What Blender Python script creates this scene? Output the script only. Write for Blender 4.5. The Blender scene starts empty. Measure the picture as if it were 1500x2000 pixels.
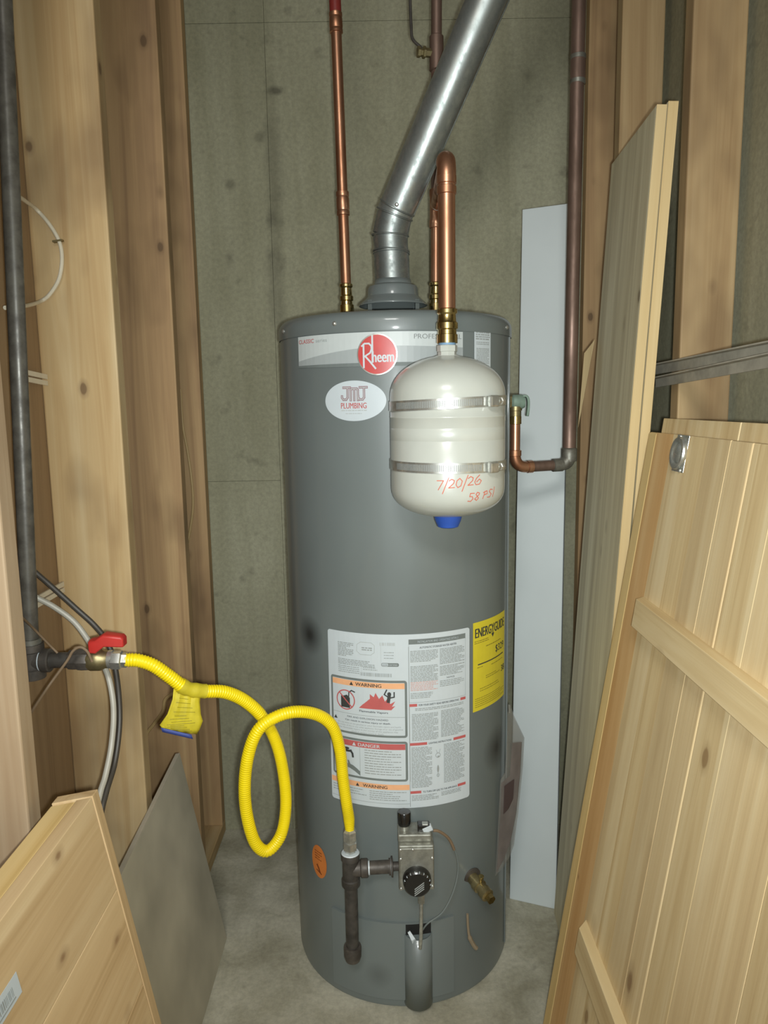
import bpy, math, random
from mathutils import Vector, Matrix
random.seed(7)
R_ = math.radians
SC = bpy.context.scene
COL = SC.collection

# ------------------------------------------------------------------ camera
F_PX, PITCH, ROLL, CAM_H = 1450.0, 0.1452, -0.0163, 1.30
_f = Vector((0, math.cos(PITCH), -math.sin(PITCH)))
_u = Vector((0, math.sin(PITCH), math.cos(PITCH)))
_r = Vector((1, 0, 0))
CR = _r * math.cos(ROLL) + _u * math.sin(ROLL)
CU = _u * math.cos(ROLL) - _r * math.sin(ROLL)
cam_d = bpy.data.cameras.new('camera')
cam_d.sensor_fit = 'VERTICAL'
cam_d.sensor_height = 36.0
cam_d.lens = F_PX / 2000.0 * 36.0
cam_d.clip_start = 0.02
cam = bpy.data.objects.new('camera', cam_d)
COL.objects.link(cam)
cam.matrix_world = Matrix(((CR.x, CU.x, -_f.x, 0), (CR.y, CU.y, -_f.y, 0), (CR.z, CU.z, -_f.z, CAM_H), (0, 0, 0, 1)))
SC.camera = cam

# ------------------------------------------------------------------ world, lights, exposure
w = bpy.data.worlds.new('world'); SC.world = w
w.use_nodes = True
bg = w.node_tree.nodes['Background']
bg.inputs[0].default_value = (0.95, 1.0, 1.0, 1)
bg.inputs[1].default_value = 0.58


def lamp(name, kind, loc, power, color, size=0.01, rot=(0, 0, 0)):
    d = bpy.data.lights.new(name, kind)
    d.energy = power; d.color = color
    if kind == 'AREA':
        d.shape = 'SQUARE'; d.size = size
    else:
        d.shadow_soft_size = size
    o = bpy.data.objects.new(name, d); COL.objects.link(o)
    o.location = loc; o.rotation_euler = rot
    return o


flash = lamp('phone_flash', 'SPOT', (0.022, -0.004, 1.285), 62, (0.94, 1.0, 0.99), 0.011, (math.pi / 2 - PITCH + 0.02, 0, 0))
flash.data.spot_size = R_(112); flash.data.spot_blend = 1.0
lamp('room_bulb', 'AREA', (-0.15, -0.75, 2.42), 30, (1.0, 0.99, 0.95), 0.5, (R_(38), 0, 0))
SC.view_settings.view_transform = 'Standard'
SC.view_settings.look = 'None'
SC.view_settings.gamma = 1.0
SC.view_settings.use_curve_mapping = False
SC.view_settings.exposure = 0.0


# ------------------------------------------------------------------ helpers
def at(px, py, X=None, Y=None, Z=None):
    """point of the place seen at a photograph pixel, on a plane at a known real depth"""
    d = _f + CR * ((px - 750) / F_PX) - CU * ((py - 1000) / F_PX)
    if X is not None: t = X / d.x
    elif Y is not None: t = Y / d.y
    else: t = (Z - CAM_H) / d.z
    return Vector((0, 0, CAM_H)) + d * t


def lin(h, tint=(1, 1, 1)):
    """display colour, times a per-channel tint, as linear light"""
    h = h.lstrip('#')
    o = []
    for i in (0, 2, 4):
        v = min(0.98, int(h[i:i + 2], 16) / 255 * tint[i // 2])
        o.append(v / 12.92 if v <= 0.04045 else ((v + 0.055) / 1.055) ** 2.4)
    return (o[0], o[1], o[2], 1)


class NT:
    def __init__(s, name):
        s.m = bpy.data.materials.new(name); s.m.use_nodes = True
        s.t = s.m.node_tree; s.n = s.t.nodes
        s.b = s.n['Principled BSDF']

    def node(s, kind, **kw):
        n = s.n.new(kind)
        for k, v in kw.items(): setattr(n, k, v)
        return n

    def link(s, a, b): s.t.links.new(a, b)

    def mapping(s, src, scale, loc=None):
        mp = s.node('ShaderNodeMapping')
        mp.inputs['Scale'].default_value = scale
        s.link(src, mp.inputs['Vector'])
        return mp.outputs[0]

    def noise(s, vec, scale, detail=3, rough=0.55, dist=0.0):
        n = s.node('ShaderNodeTexNoise')
        n.inputs['Scale'].default_value = scale; n.inputs['Detail'].default_value = detail
        n.inputs['Roughness'].default_value = rough; n.inputs['Distortion'].default_value = dist
        s.link(vec, n.inputs['Vector'])
        return n.outputs[0]

    def ramp(s, fac, stops):
        r = s.node('ShaderNodeValToRGB')
        e = r.color_ramp.elements
        while len(e) < len(stops): e.new(0.5)
        for i, (p, c) in enumerate(stops):
            e[i].position = p
            e[i].color = c if len(c) == 4 else (*c, 1)
        s.link(fac, r.inputs[0])
        return r.outputs[0]

    def mix(s, fac, a, b, mode='MIX'):
        n = s.node('ShaderNodeMix', data_type='RGBA', blend_type=mode)
        if isinstance(fac, (int, float)): n.inputs[0].default_value = fac
        else: s.link(fac, n.inputs[0])
        for i, v in ((6, a), (7, b)):
            if isinstance(v, tuple): n.inputs[i].default_value = v
            else: s.link(v, n.inputs[i])
        return n.outputs[2]

    def math(s, op, a, b=0.0):
        n = s.node('ShaderNodeMath', operation=op)
        for i, v in ((0, a), (1, b)):
            if isinstance(v, (int, float)): n.inputs[i].default_value = v
            else: s.link(v, n.inputs[i])
        return n.outputs[0]

    def objvec(s, spread=13.0):
        tc = s.node('ShaderNodeTexCoord'); oi = s.node('ShaderNodeObjectInfo')
        cx = s.node('ShaderNodeCombineXYZ')
        for i, k in enumerate((1.0, 0.73, 1.31)):
            s.link(s.math('MULTIPLY', oi.outputs['Random'], spread * k), cx.inputs[i])
        va = s.node('ShaderNodeVectorMath', operation='ADD')
        s.link(tc.outputs['Object'], va.inputs[0]); s.link(cx.outputs[0], va.inputs[1])
        return va.outputs[0], oi.outputs['Random']

    def bump(s, h, strength, dist=0.002):
        b = s.node('ShaderNodeBump')
        b.inputs['Strength'].default_value = strength; b.inputs['Distance'].default_value = dist
        s.link(h, b.inputs['Height']); s.link(b.outputs[0], s.b.inputs['Normal'])


def plain(name, col, rough=0.5, metal=0.0, var=0.06, scale=40.0, coat=0.0, spec=0.5, bump=0.0, tint=(1, 1, 1)):
    t = NT(name)
    v, rnd = t.objvec()
    n = t.noise(v, scale, 3)
    c = lin(col, tint)
    d = tuple(x * (1 - var) for x in c[:3]) + (1,)
    l = tuple(min(1, x * (1 + var)) for x in c[:3]) + (1,)
    t.link(t.ramp(n, [(0.3, d), (0.7, l)]), t.b.inputs['Base Color'])
    t.b.inputs['Roughness'].default_value = rough
    t.b.inputs['Metallic'].default_value = metal
    t.b.inputs['Specular IOR Level'].default_value = spec
    t.b.inputs['Coat Weight'].default_value = coat
    t.b.inputs['Coat Roughness'].default_value = 0.12
    if bump: t.bump(n, bump)
    return t.m


def metal(name, col, dark, rough=0.3, scale=30.0, stretch=(1, 1, 1), lo=0.35, hi=0.65, bump=0.0, met=1.0):
    t = NT(name)
    v, rnd = t.objvec()
    n = t.noise(t.mapping(v, stretch), scale, 4, 0.6)
    t.link(t.ramp(n, [(lo, lin(dark)), (hi, lin(col))]), t.b.inputs['Base Color'])
    t.b.inputs['Metallic'].default_value = met
    rr = t.ramp(n, [(0.3, (rough * 1.4,) * 3), (0.7, (rough * 0.8,) * 3)])
    t.link(rr, t.b.inputs['Roughness'])
    if bump: t.bump(n, bump)
    return t.m


def wood(name, light, mid, dark, knot='#4a3322', knots=0.085, var=0.18, streak=0.5, rough=0.62, blotch=0.0, tint=(1, 1, 1)):
    """grain runs along the object's own Z"""
    t = NT(name)
    v, rnd = t.objvec(29.0)
    wob = t.noise(t.mapping(v, (3, 3, 1.1)), 1.0, 2)
    g = t.noise(t.mapping(v, (26, 26, 0.9)), 1.0, 4, 0.6, 0.9)
    fine = t.noise(t.mapping(v, (240, 240, 3.0)), 1.0, 2, 0.5)
    base = t.ramp(g, [(0.28, lin(dark, tint)), (0.48, lin(mid, tint)), (0.72, lin(light, tint))])
    # growth rings: cylinders about an axis off to one side, bent by the wobble
    sx = t.node('ShaderNodeSeparateXYZ'); t.link(v, sx.inputs[0])
    rr = t.math('ADD', t.math('MULTIPLY', sx.outputs[0], 46.0), t.math('MULTIPLY', wob, 26.0))
    rr = t.math('ADD', rr, t.math('MULTIPLY', sx.outputs[1], 30.0))
    ring = t.math('ADD', t.math('MULTIPLY', t.math('SINE', t.math('MULTIPLY', rr, 2.6)), 0.5), 0.5)
    base = t.mix(t.math('MULTIPLY', ring, 0.22 * streak), base, lin(dark, tint))
    base = t.mix(t.math('MULTIPLY', fine, 0.34 * streak), base, lin(mid, tint))
    if blotch:
        bl = t.noise(t.mapping(v, (5, 5, 2.6)), 1.0, 3, 0.6)
        bf = t.ramp(bl, [(0.50, (0, 0, 0)), (0.68, (blotch,) * 3)])
        base = t.mix(bf, base, lin(knot, tint))
    vo = t.node('ShaderNodeTexVoronoi'); vo.feature = 'F1'
    vo.inputs['Scale'].default_value = 1.0
    t.link(t.mapping(v, (9.5, 9.5, 5.6)), vo.inputs['Vector'])
    kd = t.math('ADD', vo.outputs['Distance'], t.math('MULTIPLY', t.math('SUBTRACT', g, 0.5), 0.06))
    kf = t.ramp(kd, [(knots * 0.9, (0.95,) * 3), (knots * 1.25, (0.35,) * 3), (knots * 2.2, (0, 0, 0))])
    base = t.mix(t.math('MULTIPLY', kf, 0.85), base, lin(knot, tint))
    br = t.math('ADD', t.math('MULTIPLY', rnd, var), 1 - var * 0.5)
    hs = t.node('ShaderNodeHueSaturation'); t.link(br, hs.inputs['Value']); t.link(base, hs.inputs['Color'])
    t.link(hs.outputs[0], t.b.inputs['Base Color'])
    t.b.inputs['Roughness'].default_value = rough
    t.b.inputs['Specular IOR Level'].default_value = 0.25
    t.bump(t.math('ADD', fine, t.math('MULTIPLY', g, 0.8)), 0.18, 0.001)
    return t.m


def concrete(name, a, b, c, floor=False, tint=(1, 1, 1), dark_marks=()):
    t = NT(name)
    tc = t.node('ShaderNodeTexCoord'); v = tc.outputs['Object']
    big = t.noise(t.mapping(v, (1.4, 1.4, 1.4 if floor else 0.8)), 1.6, 4, 0.6, 0.4)
    st = t.noise(t.mapping(v, (9, 9, 9 if floor else 0.7)), 1.0, 4, 0.6, 0.5)
    fine = t.noise(v, 95.0, 4, 0.7)
    spot = t.noise(v, 17.0, 3, 0.5)
    m = t.ramp(big, [(0.30, lin(a, tint)), (0.52, lin(b, tint)), (0.74, lin(c, tint))])
    m = t.mix(0.42, m, t.ramp(st, [(0.35, lin(a, tint)), (0.65, lin(c, tint))]))
    m = t.mix(t.ramp(spot, [(0.24, (0.34,) * 3), (0.36, (0, 0, 0))]), m, lin('#4d4a3e'))
    m = t.mix(0.16, m, t.ramp(fine, [(0.35, (0.05, 0.05, 0.04)), (0.65, (0.75, 0.74, 0.68))]), 'OVERLAY')
    for (sp, sq, rad, k) in dark_marks:
        d = t.node('ShaderNodeVectorMath', operation='DISTANCE')
        mp = t.mapping(v, sq)
        t.link(mp, d.inputs[0]); d.inputs[1].default_value = [p * q for p, q in zip(sp, sq)]
        dd = t.math('ADD', d.outputs['Value'], t.math('MULTIPLY', t.math('SUBTRACT', spot, 0.5), rad * 1.6))
        m = t.mix(t.ramp(dd, [(rad * 0.3, (k,) * 3), (rad * 1.2, (0, 0, 0))]), m, lin('#4d4a3e'))
    t.link(m, t.b.inputs['Base Color'])
    t.b.inputs['Roughness'].default_value = 0.7 if floor else 0.85
    t.b.inputs['Specular IOR Level'].default_value = 0.3
    t.bump(t.math('ADD', fine, t.math('MULTIPLY', spot, 1.5)), 0.25, 0.002)
    return t.m


WORLD = {}


def put(o, parent=None, M=None):
    COL.objects.link(o)
    M = M or Matrix.Identity(4)
    if parent is not None:
        o.parent = parent
        o.matrix_parent_inverse = WORLD[parent.name].inverted()
    o.matrix_basis = M
    WORLD[o.name] = M
    return o


def tag(o, label=None, cat=None, group=None, kind=None):
    for k, v in (('label', label), ('category', cat), ('group', group), ('kind', kind)):
        if v: o[k] = v
    return o


def thing(name, label, cat, loc, group=None):
    o = bpy.data.objects.new(name, None)
    o.empty_display_size = 0.05
    put(o, None, Matrix.Translation(Vector(loc)))
    return tag(o, label, cat, group)


def frame_from(d):
    d = Vector(d).normalized()
    a = Vector((0, 0, 1)) if abs(d.z) < 0.9 else Vector((1, 0, 0))
    x = a.cross(d).normalized(); y = d.cross(x)
    return x, y, d


class MB:
    def __init__(s): s.v = []; s.f = []

    def add(s, vs, fs):
        k = len(s.v); s.v += [Vector(p) for p in vs]; s.f += [tuple(i + k for i in f) for f in fs]
        return s

    def box(s, lo, hi, M=None):
        (a, b, c), (d, e, f) = lo, hi
        vs = [Vector(p) for p in ((a, b, c), (d, b, c), (d, e, c), (a, e, c), (a, b, f), (d, b, f), (d, e, f), (a, e, f))]
        if M: vs = [M @ p for p in vs]
        return s.add(vs, [(0, 3, 2, 1), (4, 5, 6, 7), (0, 1, 5, 4), (1, 2, 6, 5), (2, 3, 7, 6), (3, 0, 4, 7)])

    def lathe(s, prof, o=(0, 0, 0), axis=(0, 0, 1), seg=32, cap0=True, cap1=True):
        x, y, d = frame_from(axis); o = Vector(o); k = len(s.v); n = len(prof)
        for r, h in prof:
            for j in range(seg):
                a = 2 * math.pi * j / seg
                s.v.append(o + d * h + x * (r * math.cos(a)) + y * (r * math.sin(a)))
        for i in range(n - 1):
            for j in range(seg):
                j2 = (j + 1) % seg
                s.f.append((k + i * seg + j, k + i * seg + j2, k + (i + 1) * seg + j2, k + (i + 1) * seg + j))
        if cap0: s.f.append(tuple(k + j for j in reversed(range(seg))))
        if cap1: s.f.append(tuple(k + (n - 1) * seg + j for j in range(seg)))
        return s

    def cyl(s, p0, p1, r, seg=24, r1=None):
        p0, p1 = Vector(p0), Vector(p1)
        return s.lathe([(r, 0), (r if r1 is None else r1, (p1 - p0).length)], p0, p1 - p0, seg)

    def tube(s, pts, rad, seg=14, cap=True):
        pts = [Vector(p) for p in pts]; n = len(pts); k = len(s.v)
        rad = rad if hasattr(rad, '__len__') else [rad] * n
        T = [((pts[min(i + 1, n - 1)] - pts[max(i - 1, 0)]).normalized()) for i in range(n)]
        x = frame_from(T[0])[0]
        for i in range(n):
            x = (x - T[i] * x.dot(T[i])).normalized(); y = T[i].cross(x)
            for j in range(seg):
                a = 2 * math.pi * j / seg
                s.v.append(pts[i] + (x * math.cos(a) + y * math.sin(a)) * rad[i])
        for i in range(n - 1):
            for j in range(seg):
                j2 = (j + 1) % seg
                s.f.append((k + i * seg + j, k + i * seg + j2, k + (i + 1) * seg + j2, k + (i + 1) * seg + j))
        if cap:
            s.f.append(tuple(k + j for j in reversed(range(seg))))
            s.f.append(tuple(k + (n - 1) * seg + j for j in range(seg)))
        return s

    def build(s, name, mat, parent=None, M=None, smooth=True, angle=35, bevel=0.0, solid=0.0):
        me = bpy.data.meshes.new(name)
        me.from_pydata(s.v, [], s.f); me.update()
        me.materials.append(mat)
        if smooth:
            me.shade_smooth(); me.set_sharp_from_angle(angle=R_(angle))
        o = bpy.data.objects.new(name, me)
        put(o, parent, M)
        if solid:
            m = o.modifiers.new('thick', 'SOLIDIFY'); m.thickness = solid; m.offset = 0
        if bevel > 0:
            m = o.modifiers.new('bevel', 'BEVEL'); m.width = bevel; m.segments = 2
            m.limit_method = 'ANGLE'; m.angle_limit = R_(40)
        return o


def curve(pts, n=10):
    """Catmull-Rom through the points"""
    P = [Vector(p) for p in pts]; P = [P[0] * 2 - P[1]] + P + [P[-1] * 2 - P[-2]]
    out = []
    for i in range(1, len(P) - 2):
        a, b, c, d = P[i - 1:i + 3]
        for k in range(n):
            t = k / n
            out.append(0.5 * ((2 * b) + (c - a) * t + (2 * a - 5 * b + 4 * c - d) * t * t + (3 * b - a - 3 * c + d) * t ** 3))
    out.append(P[-2])
    return out


def resample(pts, step):
    L = [0]
    for a, b in zip(pts, pts[1:]): L.append(L[-1] + (b - a).length)
    n = max(2, int(L[-1] / step)); out = []; j = 0
    for i in range(n + 1):
        d = L[-1] * i / n
        while j < len(pts) - 2 and L[j + 1] < d: j += 1
        t = (d - L[j]) / max(1e-9, L[j + 1] - L[j])
        out.append(pts[j].lerp(pts[j + 1], t))
    return out


def bend(p, c, q, r, n=10):
    """quarter-ish arc rounding the corner c between p and q"""
    p, c, q = Vector(p), Vector(c), Vector(q)
    a = c + (p - c).normalized() * r; b = c + (q - c).normalized() * r
    return [(a * (1 - t) ** 2 + c * 2 * t * (1 - t) + b * t * t) for t in [i / n for i in range(n + 1)]]


def slab(name, mat, parent, O, U, V, t, bevel=0.0015, label=None):
    """a board: corner O, width vector U, length (grain) vector V, thickness t on the U x V side"""
    O, U, V = Vector(O), Vector(U), Vector(V)
    z = V.normalized(); x = (U - z * U.dot(z)).normalized(); y = z.cross(x)
    wd, ln = U.dot(x), V.length
    c = O + U * 0.5 + V * 0.5 - y * (t * 0.5)
    M = Matrix(((x.x, y.x, z.x, c.x), (x.y, y.y, z.y, c.y), (x.z, y.z, z.z, c.z), (0, 0, 0, 1)))
    o = MB().box((-wd / 2, -t / 2, -ln / 2), (wd / 2, t / 2, ln / 2)).build(name, mat, parent, M, smooth=False, bevel=bevel)
    if label: o['label'] = label
    return o


# ------------------------------------------------------------------ flat print on curved or flat faces
def text2d(body, size, x, y, align='LEFT', bold=0.0, width=None, shear=0.0):
    """2-D triangles of a line of lettering, left/centre at x, baseline y"""
    c = bpy.data.curves.new('lettering', 'FONT'); c.body = body; c.size = size
    c.resolution_u = 3; c.shear = shear
    o = bpy.data.objects.new('lettering', c); COL.objects.link(o)
    dg = bpy.context.evaluated_depsgraph_get()
    me = bpy.data.meshes.new_from_object(o.evaluated_get(dg))
    vs = [(v.co.x, v.co.y) for v in me.vertices]; fs = [tuple(p.vertices) for p in me.polygons]
    bpy.data.objects.remove(o); bpy.data.curves.remove(c); bpy.data.meshes.remove(me)
    if not vs: return [], []
    x0 = min(v[0] for v in vs); x1 = max(v[0] for v in vs)
    k = (width / (x1 - x0)) if width else 1.0
    W = (x1 - x0) * k
    dx = x - (W / 2 if align == 'CENTER' else (W if align == 'RIGHT' else 0))
    V = [((vx - x0) * k + dx, vy + y) for vx, vy in vs]
    out, n = list(V), len(V)
    F = list(fs)
    for j, d in enumerate((-bold * size * 1.1, bold * size * 1.1) if bold > 0 else ()):
        out += [(a + d, b) for a, b in V]; F += [tuple(i + n * (j + 1) for i in f) for f in fs]
    return out, F


class Print:
    """flat print gathered in (u, v) metres and wrapped by a mapping function"""
    def __init__(s): s.v = []; s.f = []

    def add(s, vf):
        k = len(s.v); s.v += vf[0]; s.f += [tuple(i + k for i in f) for f in vf[1]]

    def text(s, *a, **k): s.add(text2d(*a, **k))

    def rect(s, u0, v0, u1, v1, step=0.012):
        n = max(1, int(abs(u1 - u0) / step)); vs = []
        for i in range(n + 1):
            u = u0 + (u1 - u0) * i / n; vs += [(u, v0), (u, v1)]
        s.add((vs, [(2 * i, 2 * i + 2, 2 * i + 3, 2 * i + 1) for i in range(n)]))

    def frame(s, u0, v0, u1, v1, t):
        s.rect(u0, v0, u1, v0 + t); s.rect(u0, v1 - t, u1, v1); s.rect(u0, v0, u0 + t, v1); s.rect(u1 - t, v0, u1, v1)

    def rrect(s, u0, v0, u1, v1, r, n=6):
        """filled rounded rectangle as columns"""
        us = []
        for i in range(n + 1): us.append(u0 + r - r * math.cos(math.pi / 2 * i / n))
        m = max(2, int((u1 - u0) / 0.012))
        us += [u0 + r + (u1 - u0 - 2 * r) * i / m for i in range(1, m)]
        for i in range(n + 1): us.append(u1 - r + r * math.sin(math.pi / 2 * i / n))
        vs = []
        for u in us:
            e = max(0, u0 + r - u, u - (u1 - r)); d = r - math.sqrt(max(0, r * r - e * e))
            vs += [(u, v0 + d), (u, v1 - d)]
        s.add((vs, [(2 * i, 2 * i + 2, 2 * i + 3, 2 * i + 1) for i in range(len(us) - 1)]))

    def ellipse(s, u, v, a, b, n=40):
        vs = []
        us = [u - a * math.cos(math.pi * i / n) for i in range(n + 1)]
        for x in us:
            h = b * math.sqrt(max(0, 1 - ((x - u) / a) ** 2)); vs += [(x, v - h), (x, v + h)]
        s.add((vs, [(2 * i, 2 * i + 2, 2 * i + 3, 2 * i + 1) for i in range(n)]))

    def poly(s, pts, step=0.005):
        """simple polygon cut into narrow upright strips, so that it can bend round the jacket"""
        xs = sorted({x for x, y in pts}); cuts = []
        for a, b in zip(xs, xs[1:]):
            m = max(1, int((b - a) / step)); cuts += [a + (b - a) * i / m for i in range(m)]
        cuts.append(xs[-1]); n = len(pts)
        for a, b in zip(cuts, cuts[1:]):
            if b - a < 1e-7: continue
            mid = (a + b) / 2; hit = []
            for i in range(n):
                (x0, y0), (x1, y1) = pts[i], pts[(i + 1) % n]
                if (x0 - mid) * (x1 - mid) < 0:
                    f = lambda x: y0 + (y1 - y0) * (x - x0) / (x1 - x0)
                    hit.append((f(mid), f(a), f(b)))
            hit.sort()
            for lo, hi in zip(hit[0::2], hit[1::2]):
                s.add(([(a, lo[1]), (b, lo[2]), (b, hi[2]), (a, hi[1])], [(0, 1, 2, 3)]))

    def stroke(s, pts, t):
        for (a, b), (c, d) in zip(pts, pts[1:]):
            L = math.hypot(c - a, d - b) or 1e-9
            nx, ny = -(d - b) / L * t / 2, (c - a) / L * t / 2
            ex, ey = (c - a) / L * t * .35, (d - b) / L * t * .35
            m = max(1, int(L / 0.006)); vs = []
            for i in range(m + 1):
                f = i / m
                u = a - ex + (c - a + 2 * ex) * f; v = b - ey + (d - b + 2 * ey) * f
                vs += [(u - nx, v - ny), (u + nx, v + ny)]
            s.add((vs, [(2 * i, 2 * i + 2, 2 * i + 3, 2 * i + 1) for i in range(m)]))

    def ring(s, u, v, a, b, t, n=36):
        s.stroke([(u + a * math.cos(2 * math.pi * i / n), v + b * math.sin(2 * math.pi * i / n)) for i in range(n + 1)], t)

    def lines(s, u0, v1, u1, v0, pitch, h, rag=0.35):
        """rows of word-like dashes, too small to read in the photograph"""
        v = v1 - h
        while v > v0:
            u = u0; end = u1 - (random.random() * rag * (u1 - u0) if random.random() < 0.45 else 0)
            while u < end:
                wd = random.uniform(1.6, 6.0) * h
                s.add(([(u, v), (min(u + wd, end), v), (min(u + wd, end), v + h), (u, v + h)], [(0, 1, 2, 3)]))
                u += wd + h * 0.7
            v -= pitch

    def build(s, name, mat, parent, fn):
        if not s.v: return None
        m = MB(); m.v = [fn(u, v) for u, v in s.v]; m.f = s.f
        return m.build(name, mat, parent, smooth=False)


# ------------------------------------------------------------------ materials
M_STUD = wood('fir_stud', '#cfae80', '#c19c6c', '#ab8253', '#6d5037', knots=0.058, blotch=0.5, var=0.06, tint=(0.99, 1.05, 1.11))
M_STUD3 = wood('fir_stud_brown', '#a8845d', '#977350', '#836245', '#503a28', knots=0.058, blotch=0.5, var=0.06, tint=(1.17, 1.26, 1.32))
M_STUD4 = wood('fir_stud_pink', '#cfae90', '#c09d7e', '#ad886a', '#6d5037', knots=0.04, blotch=0.2, var=0.05, tint=(0.90, 0.95, 0.95))
M_STUD2 = wood('fir_stud_orange', '#bd9262', '#ad8254', '#976c43', '#5d3f28', knots=0.055, blotch=0.45, var=0.06, tint=(1.0, 1.13, 1.28))
M_PINE = wood('knotty_pine', '#cfbb94', '#c2aa80', '#ae936b', '#75593c', knots=0.11, var=0.14, tint=(1.10, 1.12, 1.14))
M_PINE_W = wood('warm_pine', '#d6b685', '#cba471', '#b78a55', '#80603f', knots=0.03, var=0.06, streak=1.2, tint=(1.05, 1.05, 1.04))
M_LIT_EDGE = wood('lit_pine_edge', '#dcc492', '#d2b680', '#c2a36a', '#94784f', knots=0.0, var=0.06, tint=(1.06, 1.06, 1.04))  # paler pine with the light on edges and tops put into its colour
M_PINE_B = wood('blond_pine', '#d3bf96', '#c5ad80', '#af9265', '#80633f', knots=0.07, var=0.16, tint=(1.09, 1.11, 1.14))
M_CRATE = wood('golden_pine', '#c9ab78', '#b99866', '#a17f50', '#7c5a38', knots=0.06, var=0.22, tint=(1.13, 1.18, 1.32))  # toned darker so the crate front reads dimmer than its lit top
M_BOARD = wood('shelf_board', '#a39478', '#948468', '#827258', '#554533', knots=0.06, var=0.06, tint=(1.45, 1.55, 1.65))
M_BOARD_E = wood('board_edge', '#d6c092', '#cab180', '#b99c6b', '#94784f', knots=0.02, var=0.08)
M_SHIM = wood('shim_cedar', '#b6a37c', '#a3906b', '#8e7b59', '#6b5a40', knots=0.0, var=0.05)
M_CONC = concrete('poured_concrete', '#7c7964', '#8f8c77', '#a19e8a', tint=(1.06, 1.07, 1.06),
                  dark_marks=[(at(*q, Y=2.137), sq, rad, k) for q, sq, rad, k in (((540, 178), (1, 1, 2.2), 0.024, 0.7), ((535, 330), (1, 1, 0.12), 0.026, 0.35), ((538, 540), (1, 1, 0.14), 0.026, 0.35), ((450, 360), (1, 1, 1), 0.014, 0.5), ((448, 505), (1.4, 1, 0.8), 0.02, 0.5), ((506, 268), (1, 1, 1), 0.015, 0.4), ((1030, 150), (1, 1, 1), 0.02, 0.3))])  # dark spots; the form-tie hole and rough ridge are drawn in colour only
M_FLOOR = concrete('concrete_floor', '#75705c', '#918b76', '#aaa591', floor=True, tint=(1.24, 1.26, 1.32))
M_CEIL = plain('ceiling_board', '#8d8474', 0.9)
M_SHEATH = wood('kraft_sheathing', '#8f7453', '#846a4b', '#775e42', '#6b5238', knots=0.0, streak=0.2, tint=(1.1, 1.13, 1.18))
M_SHEET = plain('hardboard_grey', '#8f8877', 0.8, var=0.20, scale=5.0, tint=(1.32, 1.34, 1.36))
M_SHEET_E = plain('hardboard_edge', '#b3aa97', 0.8)
M_WHITE = plain('white_melamine', '#d8dddc', 0.38, var=0.02, scale=8, tint=(0.93, 0.945, 0.95))
M_COPPER = metal('copper', '#d3a284', '#a06f52', 0.34, 26, (1, 1, 0.25), met=0.9)
M_COPPER_D = metal('aged_copper', '#8c7468', '#695549', 0.45, 22, (1, 1, 0.3), met=0.6)
M_SOLDER = metal('tinned_fitting', '#8f8f86', '#666258', 0.45, 30, met=0.6)
M_BRASS = metal('brass', '#dcc892', '#a8945f', 0.24, 45)
M_BRASS_D = metal('dull_brass', '#a89b72', '#7c7152', 0.38, 45, met=0.8)
M_VERDI = plain('verdigris', '#7f9486', 0.6, 0.2, 0.16, 60)
M_GALV = metal('galvanised_steel', '#b9c0be', '#939a98', 0.36, 70, (1, 1, 0.6), 0.30, 0.70, met=0.8)
M_GALV_M = metal('galvanised_elbow', '#a3aaa8', '#7c8381', 0.42, 70, (1, 1, 1), 0.30, 0.70, met=0.85)
M_IRON = metal('black_iron', '#514d48', '#3a3733', 0.42, 40, met=0.2)
M_IRON_P = metal('worn_iron_pipe', '#69665e', '#4e4a43', 0.38, 40, met=0.2)
M_STRIP = plain('dull_tan', '#8c7d66', 0.7)
M_IRON_R = metal('weathered_iron', '#5d5750', '#413c37', 0.5, 36, met=0.25)
M_STEEL = metal('stainless', '#d5d6d0', '#b0b2ac', 0.3, 80, met=0.8)
M_ZINC = metal('zinc_casting', '#a5a59b', '#87877d', 0.42, 60, met=0.6)
M_DARK = plain('shade_black', '#1b1b1a', 0.7)  # flat near-black that carries the shade inside openings
M_KNOB = plain('black_knob', '#191919', 0.25, coat=0.5)
M_YEL = plain('yellow_coating', '#f2d812', 0.36, var=0.04)
M_YTAG = plain('yellow_tag', '#c2b224', 0.65, var=0.10, scale=60)
M_RED = plain('red_vinyl', '#b8302a', 0.45, var=0.08)
M_CREAM = plain('cream_enamel', '#dfe0cf', 0.28, var=0.015, coat=0.4, tint=(0.84, 0.85, 0.88))
M_BLUE = plain('blue_cap', '#2f58b4', 0.45)
M_BLUEP = plain('blue_print', '#3a4a8c', 0.6)
M_LABEL = plain('label_white', '#dfe4e1', 0.42, var=0.015, tint=(0.89, 0.91, 0.94))
M_LABEL2 = plain('label_silver', '#c3cac9', 0.40, var=0.02)
M_LABELG = plain('label_grey_wave', '#a4abab', 0.40, var=0.02)
M_PRN_K = plain('print_black', '#3b3d3c', 0.6)
M_PRN_G = plain('print_grey', '#989d9b', 0.6)  # print greys, reds and orange are paled, a veil of haze in their colour
M_PRN_LG = plain('print_light_grey', '#b1b6b4', 0.6)
M_FRAME = plain('print_frame_grey', '#717977', 0.6)
M_PRN_R = plain('print_red', '#bd5f5d', 0.55)
M_PRN_O = plain('print_orange', '#eab083', 0.55)
M_EMBLEM = plain('emblem_red', '#c64c4a', 0.35, coat=0.3)
M_MAROON = plain('print_maroon', '#94747c', 0.6)
M_ENERGY = plain('energy_yellow', '#d9c935', 0.45, var=0.03)
M_ORANGE = plain('orange_sticker', '#d07a38', 0.5)
M_PEN = plain('red_marker', '#c8654c', 0.6)
M_WCABLE = plain('white_cable', '#cfc6b0', 0.5)
M_GCABLE = plain('grey_cable', '#aaa699', 0.45)
M_KCABLE = plain('black_cable', '#3f3a33', 0.5)
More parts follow.
